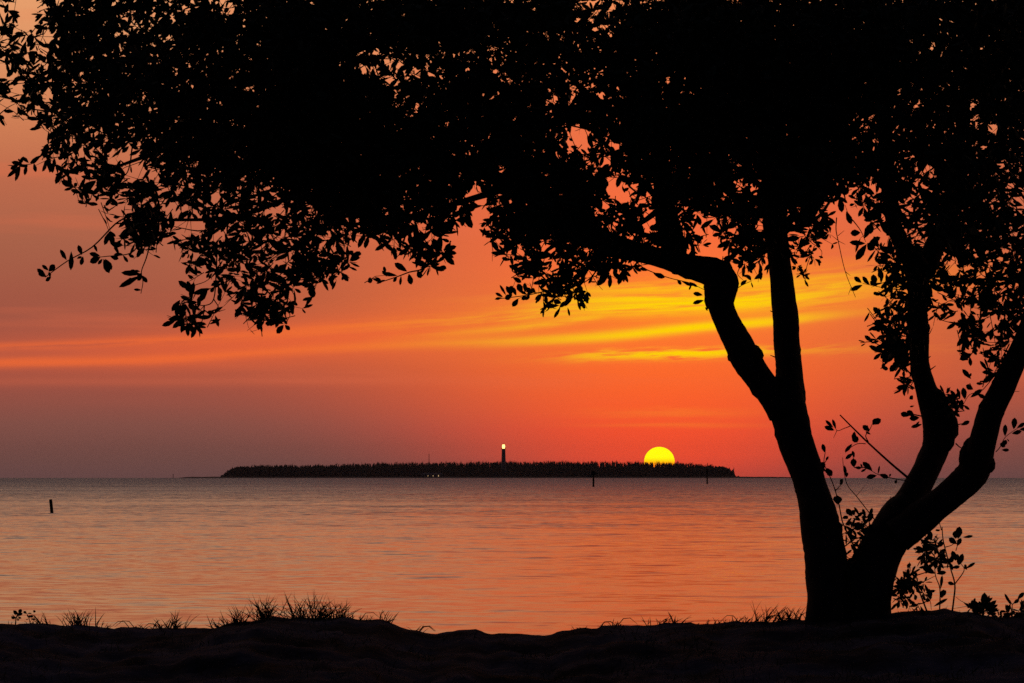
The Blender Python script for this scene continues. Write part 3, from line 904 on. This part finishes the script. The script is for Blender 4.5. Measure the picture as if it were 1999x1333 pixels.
     [(1857, 785, 26, 14, 28), (1870, 780, 10, 8, 26), (1862, 805, 12, 8, 20), (1848, 770, 10, 8, 24)], 20.1),
    ([([(1970, 672), (1958, 695), (1945, 720), (1936, 740)], 3), ([(1957, 660), (1945, 668), (1918, 667)], 2)],
     [(1950, 700, 1926, 706, 9), (1948, 725, 1918, 748, 13), (1940, 728, 1918, 726, 9), (1945, 690, 1928, 708, 9), (1934, 695, 1928, 682, 8), (1938, 690, 1926, 690)],
     [(1948, 700, 20, 14, 22), (1942, 725, 14, 10, 24), (1955, 680, 10, 8, 20), (1940, 675, 8, 7, 20)], 19.8),
    ([([(1944, 882), (1952, 873), (1962, 854), (1980, 840), (2003, 826)], 2)],
     [(1979, 838, 1981, 815, 12), (1975, 846, 1995, 842, 10), (1985, 835, 2002, 826, 9), (1962, 852, 1962, 828, 10), (1960, 862, 1955, 874, 12), (1966, 856, 1970, 862), (1955, 878, 1972, 879, 7), (1958, 872, 1964, 858, 10), (1990, 838, 2005, 838, 8)], [], 19.8),
    ([([(1866, 866), (1876, 874), (1888, 873)], 3), ([(1866, 830), (1882, 826)], 3), ([(1938, 765), (1990, 764)], 2)], [(1876, 830, 1893, 822, 9)], [], 20.1),
    ([([(1780, 940), (1771, 931), (1740, 905), (1697, 866), (1665, 835), (1640, 810)], 6), ([(1661, 831), (1648, 836), (1634, 840), (1626, 822)], 2), ([(1695, 862), (1690, 850), (1698, 838), (1704, 825)], 2.5), ([(1690, 866), (1674, 866), (1660, 874), (1650, 884)], 2), ([(1634, 840), (1627, 855)], 1.5)],
     [(1629, 840, 1609, 832, 10), (1627, 835, 1611, 820, 7), (1632, 838, 1625, 818, 7), (1668, 842, 1666, 858, 10), (1664, 848, 1674, 864, 14), (1664, 866, 1650, 882, 8), (1666, 884, 1650, 896, 8), (1702, 828, 1720, 818, 14), (1704, 830, 1710, 816, 10), (1698, 842, 1684, 830, 11), (1694, 830, 1690, 836, 7), (1700, 848, 1690, 842)],
     [], 20.1),
    ([([(1775, 936), (1762, 937), (1736, 932), (1714, 926), (1700, 918)], 2.5), ([(1685, 912), (1668, 912), (1666, 895), (1664, 880)], 2.5), ([(1685, 912), (1700, 918)], 2)],
     [(1712, 928, 1690, 932, 10), (1716, 926, 1735, 932, 10), (1714, 926, 1717, 908, 4), (1703, 919, 1684, 901, 12), (1692, 914, 1680, 922, 5), (1684, 914, 1680, 905), (1667, 912, 1666, 896, 13), (1668, 893, 1664, 880, 7), (1668, 912, 1682, 914, 7), (1750, 936, 1748, 944, 6), (1736, 931, 1739, 924, 4)], [], 20.15),
    ([([(1678, 1108), (1668, 1070), (1652, 1035), (1644, 1016), (1638, 985), (1631, 959), (1622, 934), (1609, 905), (1611, 883)], 3.5), ([(1631, 958), (1640, 948), (1646, 938)], 2), ([(1609, 905), (1617, 892)], 2), ([(1630, 955), (1642, 954)], 1.5)],
     [(1611, 884, 1605, 866, 9), (1612, 900, 1617, 890, 5), (1611, 905, 1602, 914, 13), (1612, 908, 1600, 904, 10), (1620, 928, 1614, 914, 11), (1621, 930, 1617, 920, 10), (1635, 985, 1635, 967, 19), (1646, 940, 1640, 936, 8), (1624, 930, 1620, 915)],
     [(1652, 1040, 14, 10, 20), (1648, 1025, 8, 6, 20), (1660, 1060, 10, 8, 22), (1605, 910, 6, 4, 16)], 20.02),
    ([([(1708, 1015), (1701, 1006), (1674, 971), (1654, 946), (1647, 915), (1645, 893)], 2.5), ([(1672, 968), (1687, 950)], 1.2), ([(1700, 1040), (1685, 1030), (1664, 1020), (1655, 1012)], 2.5)],
     [(1652, 932, 1648, 908, 7), (1652, 932, 1655, 922, 5), (1646, 940, 1640, 945, 7), (1690, 1012, 1684, 992, 7), (1696, 1020, 1702, 1000, 14), (1664, 1008, 1652, 992, 12), (1668, 1006, 1664, 995, 10), (1678, 1006, 1668, 990, 6), (1672, 1010, 1684, 1000), (1644, 1012, 1656, 1008, 9), (1668, 1030, 1688, 1024, 10),
      (1690, 1040, 1702, 1028, 14), (1690, 1045, 1684, 1062, 8)],
     [(1690, 1025, 24, 11, 22), (1680, 1050, 20, 11, 21), (1698, 1010, 10, 6, 20), (1662, 1030, 12, 9, 20)], 20.03),
    ([([(1676, 1120), (1672, 1095), (1668, 1072), (1680, 1050)], 3)], [(1668, 1078, 1665, 1100, 9), (1672, 1074, 1688, 1072, 9), (1660, 1100, 1648, 1096, 8)], [(1674, 1088, 26, 11, 21), (1650, 1085, 14, 8, 18), (1662, 1110, 12, 8, 18), (1680, 1078, 10, 6, 22), (1656, 1104, 8, 5, 18)], 20.03),
]
for i, (tw, le, clu, Y) in enumerate(SPR):
    spray(tree, tw, le, clu, Y, 500 + i)


# ------------------------------------------------------------------ shrubs and low plants on the bank
def plant(name, label, cat, px, twigs, leaves, clusters, Y=20.0, seed=1, group=None):
    e = empty(name, gpt(px, Y, 0))
    tag(e, label, cat, group)
    spray(e, [], leaves, clusters, Y, seed, 'foliage')
    mb = MB()
    rnd = random.Random(seed)
    for pts, r in twigs:
        q = spline(pts, 4) if len(pts) > 2 else np.array(pts, float)
        P = [at(p[0], p[1], Y + rnd.uniform(-.01, .01)) for p in q]
        n = len(P)
        mb.tube(P, [r * Y / F * .5 * (1 - .5 * i / max(n - 1, 1)) for i in range(n)], 5)
    mb.build('stem', M_BARK, e)
    return e


plant('seaside_shrub', 'tall thin-stemmed leafy shrub on the bank just right of the tree trunks', 'shrub', 1845,
      [([(1858, 1200), (1862, 1170), (1864, 1140), (1855, 1107), (1842, 1058), (1839, 1028)], 4), ([(1864, 1140), (1882, 1114), (1876, 1100)], 2.5), ([(1834, 1200), (1835, 1150), (1826, 1122), (1824, 1080)], 3),
       ([(1812, 1200), (1800, 1168), (1791, 1147), (1780, 1130)], 4), ([(1856, 1106), (1830, 1106), (1810, 1095)], 2.5), ([(1845, 1068), (1858, 1064), (1868, 1055)], 2), ([(1866, 1075), (1872, 1055)], 2), ([(1786, 1124), (1815, 1115)], 3), ([(1798, 1138), (1826, 1124)], 2),
       ([(1800, 1156), (1815, 1172), (1818, 1190)], 2), ([(1838, 1035), (1834, 1018), (1840, 1013)], 2)],
      [(1870, 1052, 1873, 1028, 15), (1866, 1052, 1864, 1036, 12), (1868, 1062, 1852, 1050, 12), (1868, 1066, 1876, 1050, 10), (1880, 1049, 1900, 1046, 6), (1866, 1095, 1858, 1074, 11), (1864, 1094, 1870, 1082, 12), (1873, 1103, 1880, 1080, 11), (1872, 1104, 1870, 1088, 8), (1885, 1110, 1904, 1098, 7),
       (1888, 1112, 1882, 1102, 9), (1858, 1108, 1874, 1106, 8), (1850, 1098, 1862, 1090, 10), (1826, 1120, 1800, 1105, 14), (1820, 1105, 1793, 1108, 7), (1828, 1120, 1848, 1116, 9), (1836, 1150, 1840, 1122, 7), (1816, 1172, 1815, 1148, 12), (1816, 1173, 1806, 1170, 9), (1836, 1165, 1848, 1152, 10),
       (1838, 1168, 1842, 1150, 12), (1822, 1184, 1850, 1168, 7), (1864, 1141, 1850, 1137, 8), (1803, 1078, 1788, 1066, 11), (1820, 1052, 1806, 1049, 8), (1830, 1050, 1824, 1046), (1836, 1034, 1826, 1036, 7), (1780, 1140, 1776, 1160), (1785, 1160, 1790, 1172, 9), (1772, 1110, 1776, 1098, 9)],
      [(1818, 1058, 34, 15, 21), (1806, 1083, 34, 13, 21), (1828, 1090, 42, 15, 22), (1826, 1068, 12, 10, 22), (1852, 1094, 8, 6, 20), (1772, 1130, 34, 12, 20), (1784, 1142, 44, 15, 20), (1762, 1145, 34, 11, 20), (1756, 1168, 26, 11, 20), (1770, 1172, 16, 10, 18), (1790, 1180, 12, 10, 16), (1752, 1130, 10, 8, 20), (1778, 1120, 8, 8, 20)], 20.0, 21)
plant('spiky_plant', 'dense spiky low plant on the bank between the shrub and the right edge', 'plant', 1918,
      [([(1918, 1215), (1920, 1190), (1922, 1170)], 6), ([(1925, 1195), (1880, 1175), (1866, 1165)], 1.5), ([(1925, 1195), (1905, 1182), (1860, 1188)], 1.5)],
      [(1920, 1192, 1923, 1155, 15), (1922, 1192, 1945, 1172, 10), (1924, 1194, 1948, 1180, 8), (1916, 1192, 1900, 1172, 10), (1914, 1196, 1882, 1176, 7), (1916, 1196, 1890, 1176, 9), (1922, 1190, 1932, 1160, 7), (1918, 1192, 1912, 1174, 7), (1924, 1196, 1952, 1190, 6), (1912, 1198, 1896, 1190, 8),
       (1922, 1180, 1938, 1166, 6), (1920, 1185, 1910, 1173, 5), (1926, 1198, 1944, 1198, 7), (1920, 1178, 1924, 1158, 13)], [(1920, 1188, 26, 8, 18), (1904, 1194, 22, 9, 16), (1936, 1198, 14, 7, 14)], 20.0, 22)
plant('seaside_plant', 'upright broad-leaved low plant cut by the right edge of the bank', 'plant', 1978,
      [([(1976, 1215), (1976, 1195), (1976, 1178)], 3), ([(1976, 1180), (1990, 1168), (1998, 1160)], 2), ([(1966, 1212), (1966, 1190)], 2)],
      [(1974, 1182, 1961, 1158, 6), (1976, 1180, 1966, 1168, 5), (1978, 1178, 1990, 1170, 8), (1986, 1170, 1999, 1156, 9), (1994, 1170, 1998, 1190, 8), (1966, 1196, 1967, 1180, 9), (2000, 1190, 2008, 1165, 9)],
      [(1950, 1205, 16, 12, 14), (1975, 1200, 34, 13, 18), (1992, 1196, 28, 12, 20), (1955, 1198, 16, 8, 16), (1968, 1195, 8, 5, 14)], 20.0, 23)
plant('small_weed', 'small leafy weed beside the grass at the far left of the bank', 'plant', 33,
      [([(30, 1222), (32, 1205), (38, 1194)], 3), ([(32, 1207), (24, 1200)], 2), ([(60, 1222), (56, 1205), (52, 1197)], 2)],
      [(36, 1200, 26, 1192, 7), (37, 1198, 41, 1189, 8), (34, 1202, 44, 1196, 7), (52, 1198, 46, 1193, 6), (54, 1198, 62, 1196, 5), (66, 1196, 68, 1191, 6), (32, 1206, 22, 1206, 6), (56, 1204, 66, 1202, 6)], [(34, 1202, 10, 4, 10), (58, 1208, 6, 5, 9)], 20.0, 24)


# grass tufts: (px, blades, height px, spread px, lean, label)
def tuft(px, n, h, spread, lean, label, seed, bent=0, Y=20.0):
    rnd = random.Random(seed)
    base = gpt(px, Y, .015)
    k = Y / F
    mb = MB()
    for i in range(int(n * 1.5)):
        bx = px + rnd.gauss(0, spread * .33)
        b = gpt(bx, Y + rnd.uniform(-.06, .06), .015)
        hh = h * 1.15 * k * rnd.uniform(.35, 1.0)
        a = rnd.gauss(lean, .42)
        dv = Vector((math.sin(a), rnd.uniform(-.3, .3), math.cos(a))).normalized()
        cu = rnd.uniform(.0, .5) * (1 if a > 0 else -1)
        pts = []
        for j in range(6):
            t = j / 5
            pts.append(b + dv * hh * t + Vector((cu * hh * t * t * .5, 0, -abs(cu) * hh * t * t * .35)))
        w = rnd.uniform(1.3, 2.6) * k * .5
        mb.tube(pts, [w, w * 1.0, w * .9, w * .75, w * .5, w * .12], 3, cap=False)
        if rnd.random() < .35:      # side blade
            q = pts[rnd.choice((1, 2, 3))]
            d2 = Vector((math.sin(a + rnd.choice((-.7, .7))), 0, math.cos(a + .5))).normalized()
            mb.tube([q, q + d2 * hh * .25, q + d2 * hh * .42 + Vector((0, 0, -.006))], [w * .8, w * .6, w * .1], 3, cap=False)
    for _ in range(bent):
        s = rnd.choice((-1, 1)); b = gpt(px + rnd.uniform(-6, 6), Y, .01)
        L = rnd.uniform(.08, .13)
        mb.tube([b, b + Vector((s * L * .35, 0, L * .42)), b + Vector((s * L * .7, 0, L * .45)), b + Vector((s * L * 1.1, 0, L * .12))], [w, w, w * .8, w * .3], 3, cap=False)
    o = mb.build('grass_tuft', M_GRASS)
    tag(o, label, 'grass tuft', 'grass tufts along the crest of the bank')


TUFTS = [
    (92, 9, 30, 26, -.25, 'sparse thin grass tuft next to the small weed at far left', 0),
    (160, 26, 42, 40, 0, 'bushy grass tuft on the bank below the leaning wooden pile', 0),
    (208, 7, 24, 14, .1, 'tiny grass tuft just right of the bushy left tuft', 0),
    (262, 5, 22, 34, .5, 'long bent grass stem arching over bare sand left of centre', 2),
    (314, 14, 30, 24, -.3, 'small grass tuft with bent stems before the middle-left tuft', 1),
    (345, 20, 42, 26, .25, 'grass tuft leaning right on the low bank under the hanging twig', 0),
    (437, 12, 34, 26, -.35, 'low grass tuft leaning left at the foot of the mound', 0),
    (464, 24, 42, 26, .05, 'thick grass tuft on the left slope of the mound', 0),
    (521, 40, 56, 26, .0, 'tall narrow dense grass tuft on top of the mound, left end', 0),
    (583, 24, 58, 34, -.3, 'tall feathery grass tuft on the mound leaning left', 0),
    (622, 44, 56, 34, .15, 'tallest bushy grass tuft on the middle of the mound', 0),
    (656, 24, 42, 26, .3, 'grass tuft on the mound leaning right beside the tallest one', 0),
    (702, 20, 18, 50, .3, 'short matted grass tuft on the right part of the mound', 1),
    (756, 12, 28, 22, .2, 'short grass tuft at the right end of the mound', 0),
    (812, 4, 20, 20, .5, 'bent dry grass stem on the slope right of the mound', 3),
    (1162, 10, 14, 40, -.4, 'low flattened grass tuft at the left end of the right bank', 1),
    (1203, 9, 20, 20, .4, 'small leaning grass tuft on the right bank below the near marker', 1),
    (1300, 16, 28, 60, .2, 'scattered thin grass tuft on the right bank under the sun', 0),
    (1385, 16, 20, 60, .3, 'low spread grass tuft on the right bank between sun and trunk', 0),
    (1440, 12, 24, 40, .5, 'short curved grass tuft on the bank left of the trunk', 1),
    (1492, 20, 50, 34, .3, 'tall curved grass tuft on the bank near the trunk', 1),
    (1540, 30, 38, 44, -.05, 'dense grass tuft touching the left foot of the trunk', 0),
    (1800, 14, 18, 60, 0, 'short grass tuft under the leafy shrub', 0),
]
for i, (px, n, h, sp_, le, lab, bent) in enumerate(TUFTS):
    tuft(px, n, h, sp_, le, lab, 900 + i, bent)


def build_cover():
    rnd = random.Random(31)
    mb = MB()
    k = 20 / F
    for i in range(5200):
        px = rnd.uniform(-200, 2200)
        Y = rnd.uniform(16.2, 20.1)
        if Y > 19.7 and (820 < px < 1110): continue
        if vnoise(px / 55 + 3, Y * 2.2) < .52: continue
        b = gpt(px, Y, .01)
        h = rnd.uniform(.012, .045) if Y > 19.7 else rnd.uniform(.02, .07)
        a = rnd.gauss(0, .9)
        dv = Vector((math.sin(a), rnd.uniform(-.5, .5), abs(math.cos(a)))) * h
        mb.tube([b, b + dv * .6, b + dv + Vector((rnd.uniform(-.01, .01), 0, -.004))], [.0025, .002, .0006], 3, cap=False)
    tag(mb.build('ground_cover', M_GRASS), 'short dry grass and litter scattered over the dark sand bank', 'ground cover', None, 'stuff')


build_cover()

# ------------------------------------------------------------------ far side: island, woods, lighthouse
YI = 3100.0


def build_island():
    px = np.linspace(300, 1640, 90)
    v = []; f = []
    prof = []
    for p in px:
        e = min(max((p - 318) / 110, 0), 1) * min(max((1600 - p) / 170, 0), 1)
        h = 1.15 * min(1, e * 3) + .4 * max(0, e - .5)
        w = 25 + 130 * e
        prof.append((p, h, w))
    cols = [(-1.0, -1.5), (-.92, .25), (-.8, .7), (-.4, 1), (.4, 1), (.8, .7), (1.0, -1.5)]
    for p, h, w in prof:
        x = (p - CX) / F * YI
        for c, hh in cols:
            yy = YI + 110 + c * w
            z = sea(yy, x) + (h * hh if hh > 0 else hh)
            v.append((x, yy, z + .15 * math.sin(p * .13 + c)))
    n = len(cols)
    f = [(j * n + i, (j + 1) * n + i, (j + 1) * n + i + 1, j * n + i + 1) for j in range(len(prof) - 1) for i in range(n - 1)]
    mb = MB(); mb.add(v, f)
    tag(mb.build('island', M_ISLE, None, True), 'long low sandy island on the horizon', None, None, 'structure')


build_island()
TOP = [(430, 931), (438, 927), (446, 921), (455, 916), (468, 912.5), (490, 911), (520, 910), (560, 909.5), (575, 910.5), (640, 908.5), (700, 906.5), (800, 905.5), (850, 905), (900, 904.5), (980, 903.5), (1000, 904), (1100, 903), (1180, 903), (1260, 904.5),
       (1310, 905.5), (1350, 907), (1385, 909.5), (1408, 912.5), (1424, 917), (1436, 925), (1439, 930)]
TX = [t[0] for t in TOP]; TY = [t[1] - 1.6 for t in TOP]


def far_tree(mb, rnd, x, y, zb, h, w, sparse=False):
    # casuarina: thin trunk, upswept ragged plumes
    mb.tube([(x, y, zb), (x + rnd.uniform(-.3, .3), y, zb + h)], [.22, .06], 4, cap=False)
    tiers = 7
    lean = rnd.uniform(-.05, .05)
    for t in range(tiers):
        u = (t + .5) / tiers
        z0 = zb + h * (.06 + .84 * u)
        r = w * (1.0 - u) ** .8 * rnd.uniform(.7, 1.25) + .15
        hh = h / tiers * rnd.uniform(1.3, 2.3)
        n = 5
        a0 = rnd.uniform(0, 6.28)
        ring = []
        ox = lean * h * u + rnd.uniform(-.3, .3)
        for k in range(n):
            a = a0 + 2 * math.pi * k / n
            q = r * rnd.uniform(.6, 1.25)
            ring.append((x + ox + q * math.cos(a), y + q * math.sin(a), z0 - hh * rnd.uniform(.1, .5)))
        top = (x + ox + rnd.uniform(-.4, .4), y, z0 + hh * .75)
        bot = (x + ox, y, z0 - hh * .3)
        mb.add(ring + [top, bot], [(k, (k + 1) % n, n) for k in range(n)] + [((k + 1) % n, k, n + 1) for k in range(n)])
    # a few upswept plumes
    for _ in range(0 if sparse else 4):
        a = rnd.uniform(0, 6.28); u = rnd.uniform(.45, .9)
        q = Vector((x, y, zb + h * u))
        e = q + Vector((math.cos(a) * w * .7, math.sin(a) * w * .5, h * rnd.uniform(.08, .2)))
        mb.tube([q, (q + e) / 2 + Vector((0, 0, -.1)), e], [.25, .38, .05], 3, cap=False)


def build_forest():
    rnd = random.Random(12)
    mb = MB()
    for i in range(1900):
        row = rnd.random()
        px = rnd.uniform(437, 1432)
        Y = YI + 30 + row * 150
        x = (px - CX) / F * Y
        zb = sea(Y, x) + .6
        ty = np.interp(px, TX, TY) + 2.6 * (vnoise(px / 14, 1.5) - .5) + rnd.gauss(0.6, 1.0) + (2.5 if row < .35 and rnd.random() < .6 else 0)
        if rnd.random() < .12: ty -= rnd.uniform(.8, 3.0)
        top = at(px, ty, Y).z
        h = top - zb
        if h < 1.2: continue
        far_tree(mb, rnd, x, Y, zb, h, rnd.uniform(1.3, 2.2))
    # undergrowth along the beach and inside the wood
    for i in range(2600):
        deep = i > 900
        px = rnd.uniform(433, 1437) if not deep else rnd.uniform(446, 1424)
        Y = YI + (rnd.uniform(60, 160) if deep else rnd.uniform(22, 60)); x = (px - CX) / F * Y
        zb = sea(Y, x) + .3
        h = (rnd.uniform(8, 10.5) if deep else rnd.uniform(3.5, 8.5)) * min(1, max(.15, (931 - np.interp(px, TX, TY)) / 19), (px - 430) / 12, (1440 - px) / 8 + .2)
        r = rnd.uniform(1.5, 3.0)
        n = 6; a0 = rnd.uniform(0, 6)
        lo = [(x + r * math.cos(a0 + k * 1.047) * rnd.uniform(.8, 1.2), Y + r * math.sin(a0 + k * 1.047), zb) for k in range(n)]
        hi = [(x + r * .8 * math.cos(a0 + k * 1.047) * rnd.uniform(.6, 1.2), Y + r * .8 * math.sin(a0 + k * 1.047), zb + h * rnd.uniform(.6, 1)) for k in range(n)]
        mb.add(lo + hi + [(x, Y, zb + h * 1.1)], [(k, (k + 1) % n, n + (k + 1) % n, n + k) for k in range(n)] + [(n + k, n + (k + 1) % n, 2 * n) for k in range(n)])
    tag(mb.build('island_forest', M_PINE), 'dense dark pine wood covering the far island', 'forest', None, 'stuff')
    # one wispy tree alone at the right end, low scrub beyond it
    mb = MB()
    Y = YI + 60
    for px, ty, nm in ((1432.5, 912.5, 0),):
        x = (px - CX) / F * Y
        far_tree(mb, rnd, x, Y, sea(Y, x) + .5, at(px, ty, Y).z - sea(Y, x), 1.2, True)
    tag(mb.build('pine_tree', M_PINE), 'thin wispy pine standing alone at the right end of the island wood', 'tree')
    for px, h, w, lab in ((1441, 2.0, 2.4, 'tiny low bush on the sand spit right of the wispy pine'), (1452, 1.2, 4.0, 'flat low bush farther out on the right sand spit'), (434, 3.2, 1.6, 'small bush on the sand at the left foot of the island wood')):
        mb = MB()
        x = (px - CX) / F * Y
        for _ in range(7):
            n = 6; cx_ = x + rnd.uniform(-w, w) * .6; cy = Y + rnd.uniform(-2, 2); zb = sea(Y, x) + .3; r = rnd.uniform(.5, 1) * w * .5
            hh = h * rnd.uniform(.6, 1.1)
            lo = [(cx_ + r * math.cos(k * 1.047), cy + r * math.sin(k * 1.047), zb) for k in range(n)]
            mi = [(cx_ + r * rnd.uniform(.9, 1.3) * math.cos(k * 1.047), cy + r * math.sin(k * 1.047), zb + hh * .55) for k in range(n)]
            mb.add(lo + mi + [(cx_ + rnd.uniform(-.3, .3), cy, zb + hh)], [(k, (k + 1) % n, n + (k + 1) % n, n + k) for k in range(n)] + [(n + k, n + (k + 1) % n, 2 * n) for k in range(n)])
        tag(mb.build('low_bush', M_PINE), lab, 'bush')


build_forest()


def lathe(mb, cx, cy, prof, n=20):
    vs = [(cx + r * math.cos(2 * math.pi * k / n), cy + r * math.sin(2 * math.pi * k / n), z) for r, z in prof for k in range(n)]
    m = len(prof)
    mb.add(vs, [(j * n + k, j * n + (k + 1) % n, (j + 1) * n + (k + 1) % n, (j + 1) * n + k) for j in range(m - 1) for k in range(n)] + [tuple(range(n - 1, -1, -1)), tuple((m - 1) * n + k for k in range(n))])


def build_lighthouse():
    Y = YI + 26
    px = 983.0
    c = at(px, 928, Y)
    zb = sea(Y, c.x) + .6

    def zz(py): return at(px, py, Y).z
    e = empty('lighthouse', (c.x, Y, zb))
    tag(e, 'tall tapering lighthouse with its lamp lit rising above the island wood', 'lighthouse')
    s = Y / F
    m = MB(); lathe(m, c.x, Y, [(5.6 * s, zb), (4.8 * s, zz(915)), (4.2 * s, zz(900)), (3.5 * s, zz(878)), (3.5 * s, zz(877.2))]); m.build('tower', M_STONE, e, True)
    m = MB(); lathe(m, c.x, Y, [(3.3 * s, zz(877.1)), (4.3 * s, zz(876.2)), (4.3 * s, zz(875.6))]); g = m.build('gallery', M_METAL, e)
    m = MB()
    for k in range(12):
        a = k * math.pi / 6
        m.tube([(c.x + 4.1 * s * math.cos(a), Y + 4.1 * s * math.sin(a), zz(875.7)), (c.x + 4.1 * s * math.cos(a), Y + 4.1 * s * math.sin(a), zz(873.6))], [.05, .05], 4)
    rg = [(c.x + 4.1 * s * math.cos(k * math.pi / 12), Y + 4.1 * s * math.sin(k * math.pi / 12), zz(873.6)) for k in range(25)]
    m.tube(rg, [.06] * 25, 4); r = m.build('railing', M_METAL, g)
    m = MB(); lathe(m, c.x, Y, [(2.3 * s, zz(875.5)), (2.8 * s, zz(873.5)), (2.9 * s, zz(871)), (2.6 * s, zz(868.8)), (1.9 * s, zz(867.6))])
    m.build('lantern', emitter('lamp_light', (1.0, .74, .22), 2.6), e, True)
    m = MB(); lathe(m, c.x, Y, [(2.3 * s, zz(867.5)), (1.4 * s, zz(866.8)), (.3 * s, zz(866.4)), (.12 * s, zz(865.6))]); m.build('dome', M_METAL, e, True)
    m = MB()
    for py, dx in ((885, -1.2), (896, 1.0), (906, -1.0)):
        m.box((c.x + dx, Y - 4.1 * s + .3, zz(py)), (.7, .8, 1.3))
    m.build('window', M_METAL, e)


build_lighthouse()


def build_mast():
    Y = YI + 190
    px = 837.5
    c = at(px, 882, Y)
    zb = sea(Y, c.x) + .5
    m = MB()
    for k in range(3):
        a = k * 2.094 + .3
        m.tube([(c.x + .5 * math.cos(a), Y + .5 * math.sin(a), zb), (c.x + .18 * math.cos(a), Y + .18 * math.sin(a), c.z - 2.0)], [.13, .10], 4)
    for j in range(14):
        t = j / 14
        z = zb + (c.z - 2 - zb) * t
        r = .5 - .32 * t
        q = [(c.x + r * math.cos(k * 2.094 + .3), Y + r * math.sin(k * 2.094 + .3), z) for k in range(4)]
        m.tube(q, [.04] * 4, 3)
    m.tube([(c.x, Y, c.z - 3), (c.x, Y, c.z)], [.1, .05], 4)
    tag(m.build('radio_mast', M_METAL), 'very thin radio mast above the island wood left of the lighthouse', 'mast')


build_mast()


def build_cottage():
    Y = YI + 14
    c = at(845, 930, Y)
    zb = sea(Y, c.x) + .45
    e = empty('cottage', (c.x, Y, zb))
    tag(e, 'low cottage at the island shore with three lit windows', 'cottage')
    m = MB(); m.box((c.x - 1, Y + 3, zb + 1.5), (20, 6, 3.0)); w = m.build('wall', M_WALL, e)
    m = MB()
    L = 10.6
    x = c.x - 1
    vs = [(x - L, Y - .6, zb + 2.9), (x + L, Y - .6, zb + 2.9), (x + L, Y + 6.6, zb + 2.9), (x - L, Y + 6.6, zb + 2.9), (x - L + 2, Y + 3, zb + 4.6), (x + L - 2, Y + 3, zb + 4.6)]
    m.add(vs, [(0, 1, 5, 4), (2, 3, 4, 5), (1, 2, 5), (3, 0, 4), (3, 2, 1, 0)])
    m.build('roof', M_ROOF, e)
    em = emitter('window_light', (1.0, .62, .3), .75)
    for px, k in ((835.5, .8), (845.5, .9), (856, 1.15)):
        p = at(px, 926, Y - .1)
        m = MB(); m.box((p.x, Y - .06, zb + 1.7), (.5 * k, .1, 1.1 * k)); m.build('window', em, e)


build_cottage()


def build_haze():
    m = bpy.data.materials.new('haze')
    m.use_nodes = True
    nt = m.node_tree
    nt.nodes.clear()
    v = nt.nodes.new('ShaderNodeVolumePrincipled')
    v.inputs['Color'].default_value = (.9, .88, .9, 1)
    v.inputs['Density'].default_value = 4.0e-5
    v.inputs['Anisotropy'].default_value = 0.0
    o = nt.nodes.new('ShaderNodeOutputMaterial')
    nt.links.new(v.outputs[0], o.inputs['Volume'])
    mb = MB()
    mb.box((0, 3050, 17), (15600, 6500, 80))
    tag(mb.build('haze', m), 'thin evening haze over the sea', 'haze', None, 'stuff')


build_haze()

# piles and channel markers
def pile(name, px, base_py, top_py, wpx, lean, label, cat, board=None):
    Y = None
    # distance at which the curved sea is seen at base_py
    lo, hi = 30.0, 4500.0
    for _ in range(60):
        mid = (lo + hi) / 2
        if proj((0, mid, sea(mid)))[1] > base_py: lo = mid
        else: hi = mid
    Y = (lo + hi) / 2
    b = at(px, base_py, Y); t = at(px + lean, top_py, Y)
    r = wpx * Y / F * .5
    e = empty(name, (b.x, Y, sea(Y)))
    tag(e, label, cat)
    m = MB()
    d_ = (t - b)
    pts = [b - d_.normalized() * 1.2] + [b + d_ * k for k in (0, .2, .4, .6, .8, .97, 1.0)]
    m.tube(pts, [r * 1.05, r * 1.04, r, r * 1.02, r * .98, r, r * .96, r * .7], 12, .03, True, random.Random(int(px)), .02)
    m.build('post', M_WOOD, e, True)
    if board:
        w, y0, y1, shape = board
        zt, zb_ = at(px, y0, Y).z, at(px, y1, Y).z
        m = MB(); W = w * Y / F * .5
        cx_ = t.x; cz = (zt + zb_) / 2; H_ = (zt - zb_) / 2
        if shape == 'oct':
            pts = [(-1, -.35), (-.65, -1), (.65, -1), (1, -.35), (1, .6), (.6, 1), (-.6, 1), (-1, .6)]
        else:
            pts = [(-1, -1), (1, -1), (1, 1), (-1, 1)]
        n = len(pts)
        vs = [(cx_ + W * p[0], Y - r - .02, cz + H_ * p[1]) for p in pts] + [(cx_ + W * p[0], Y - r - .07, cz + H_ * p[1]) for p in pts]
        m.add(vs, [tuple(range(n)), tuple(range(2 * n - 1, n - 1, -1))] + [((k + 1) % n, k, n + k, n + (k + 1) % n) for k in range(n)])
        m.build('board', M_BOARD, e)
    return Y


pile('wooden_pile', 101.3, 1001, 974.5, 6.2, -2.6, 'short dark wooden pile leaning in the water at far left', 'pile')
pile('channel_marker', 1158.5, 950.3, 920, 3.6, 0, 'channel marker post with dark board near the middle of the water', 'marker', (9, 919, 928, 'oct'))
pile('channel_marker', 1380.5, 944.8, 915, 2.8, 0, 'slimmer channel marker post with small board between sun and trunk', 'marker', (4.6, 915.5, 921.5, 'sq'))
pile('channel_marker', 338, 933.9, 925.5, 1.1, 0, 'tiny distant marker post off the left tip of the island', 'marker', (1.6, 925.6, 927.5, 'sq'))
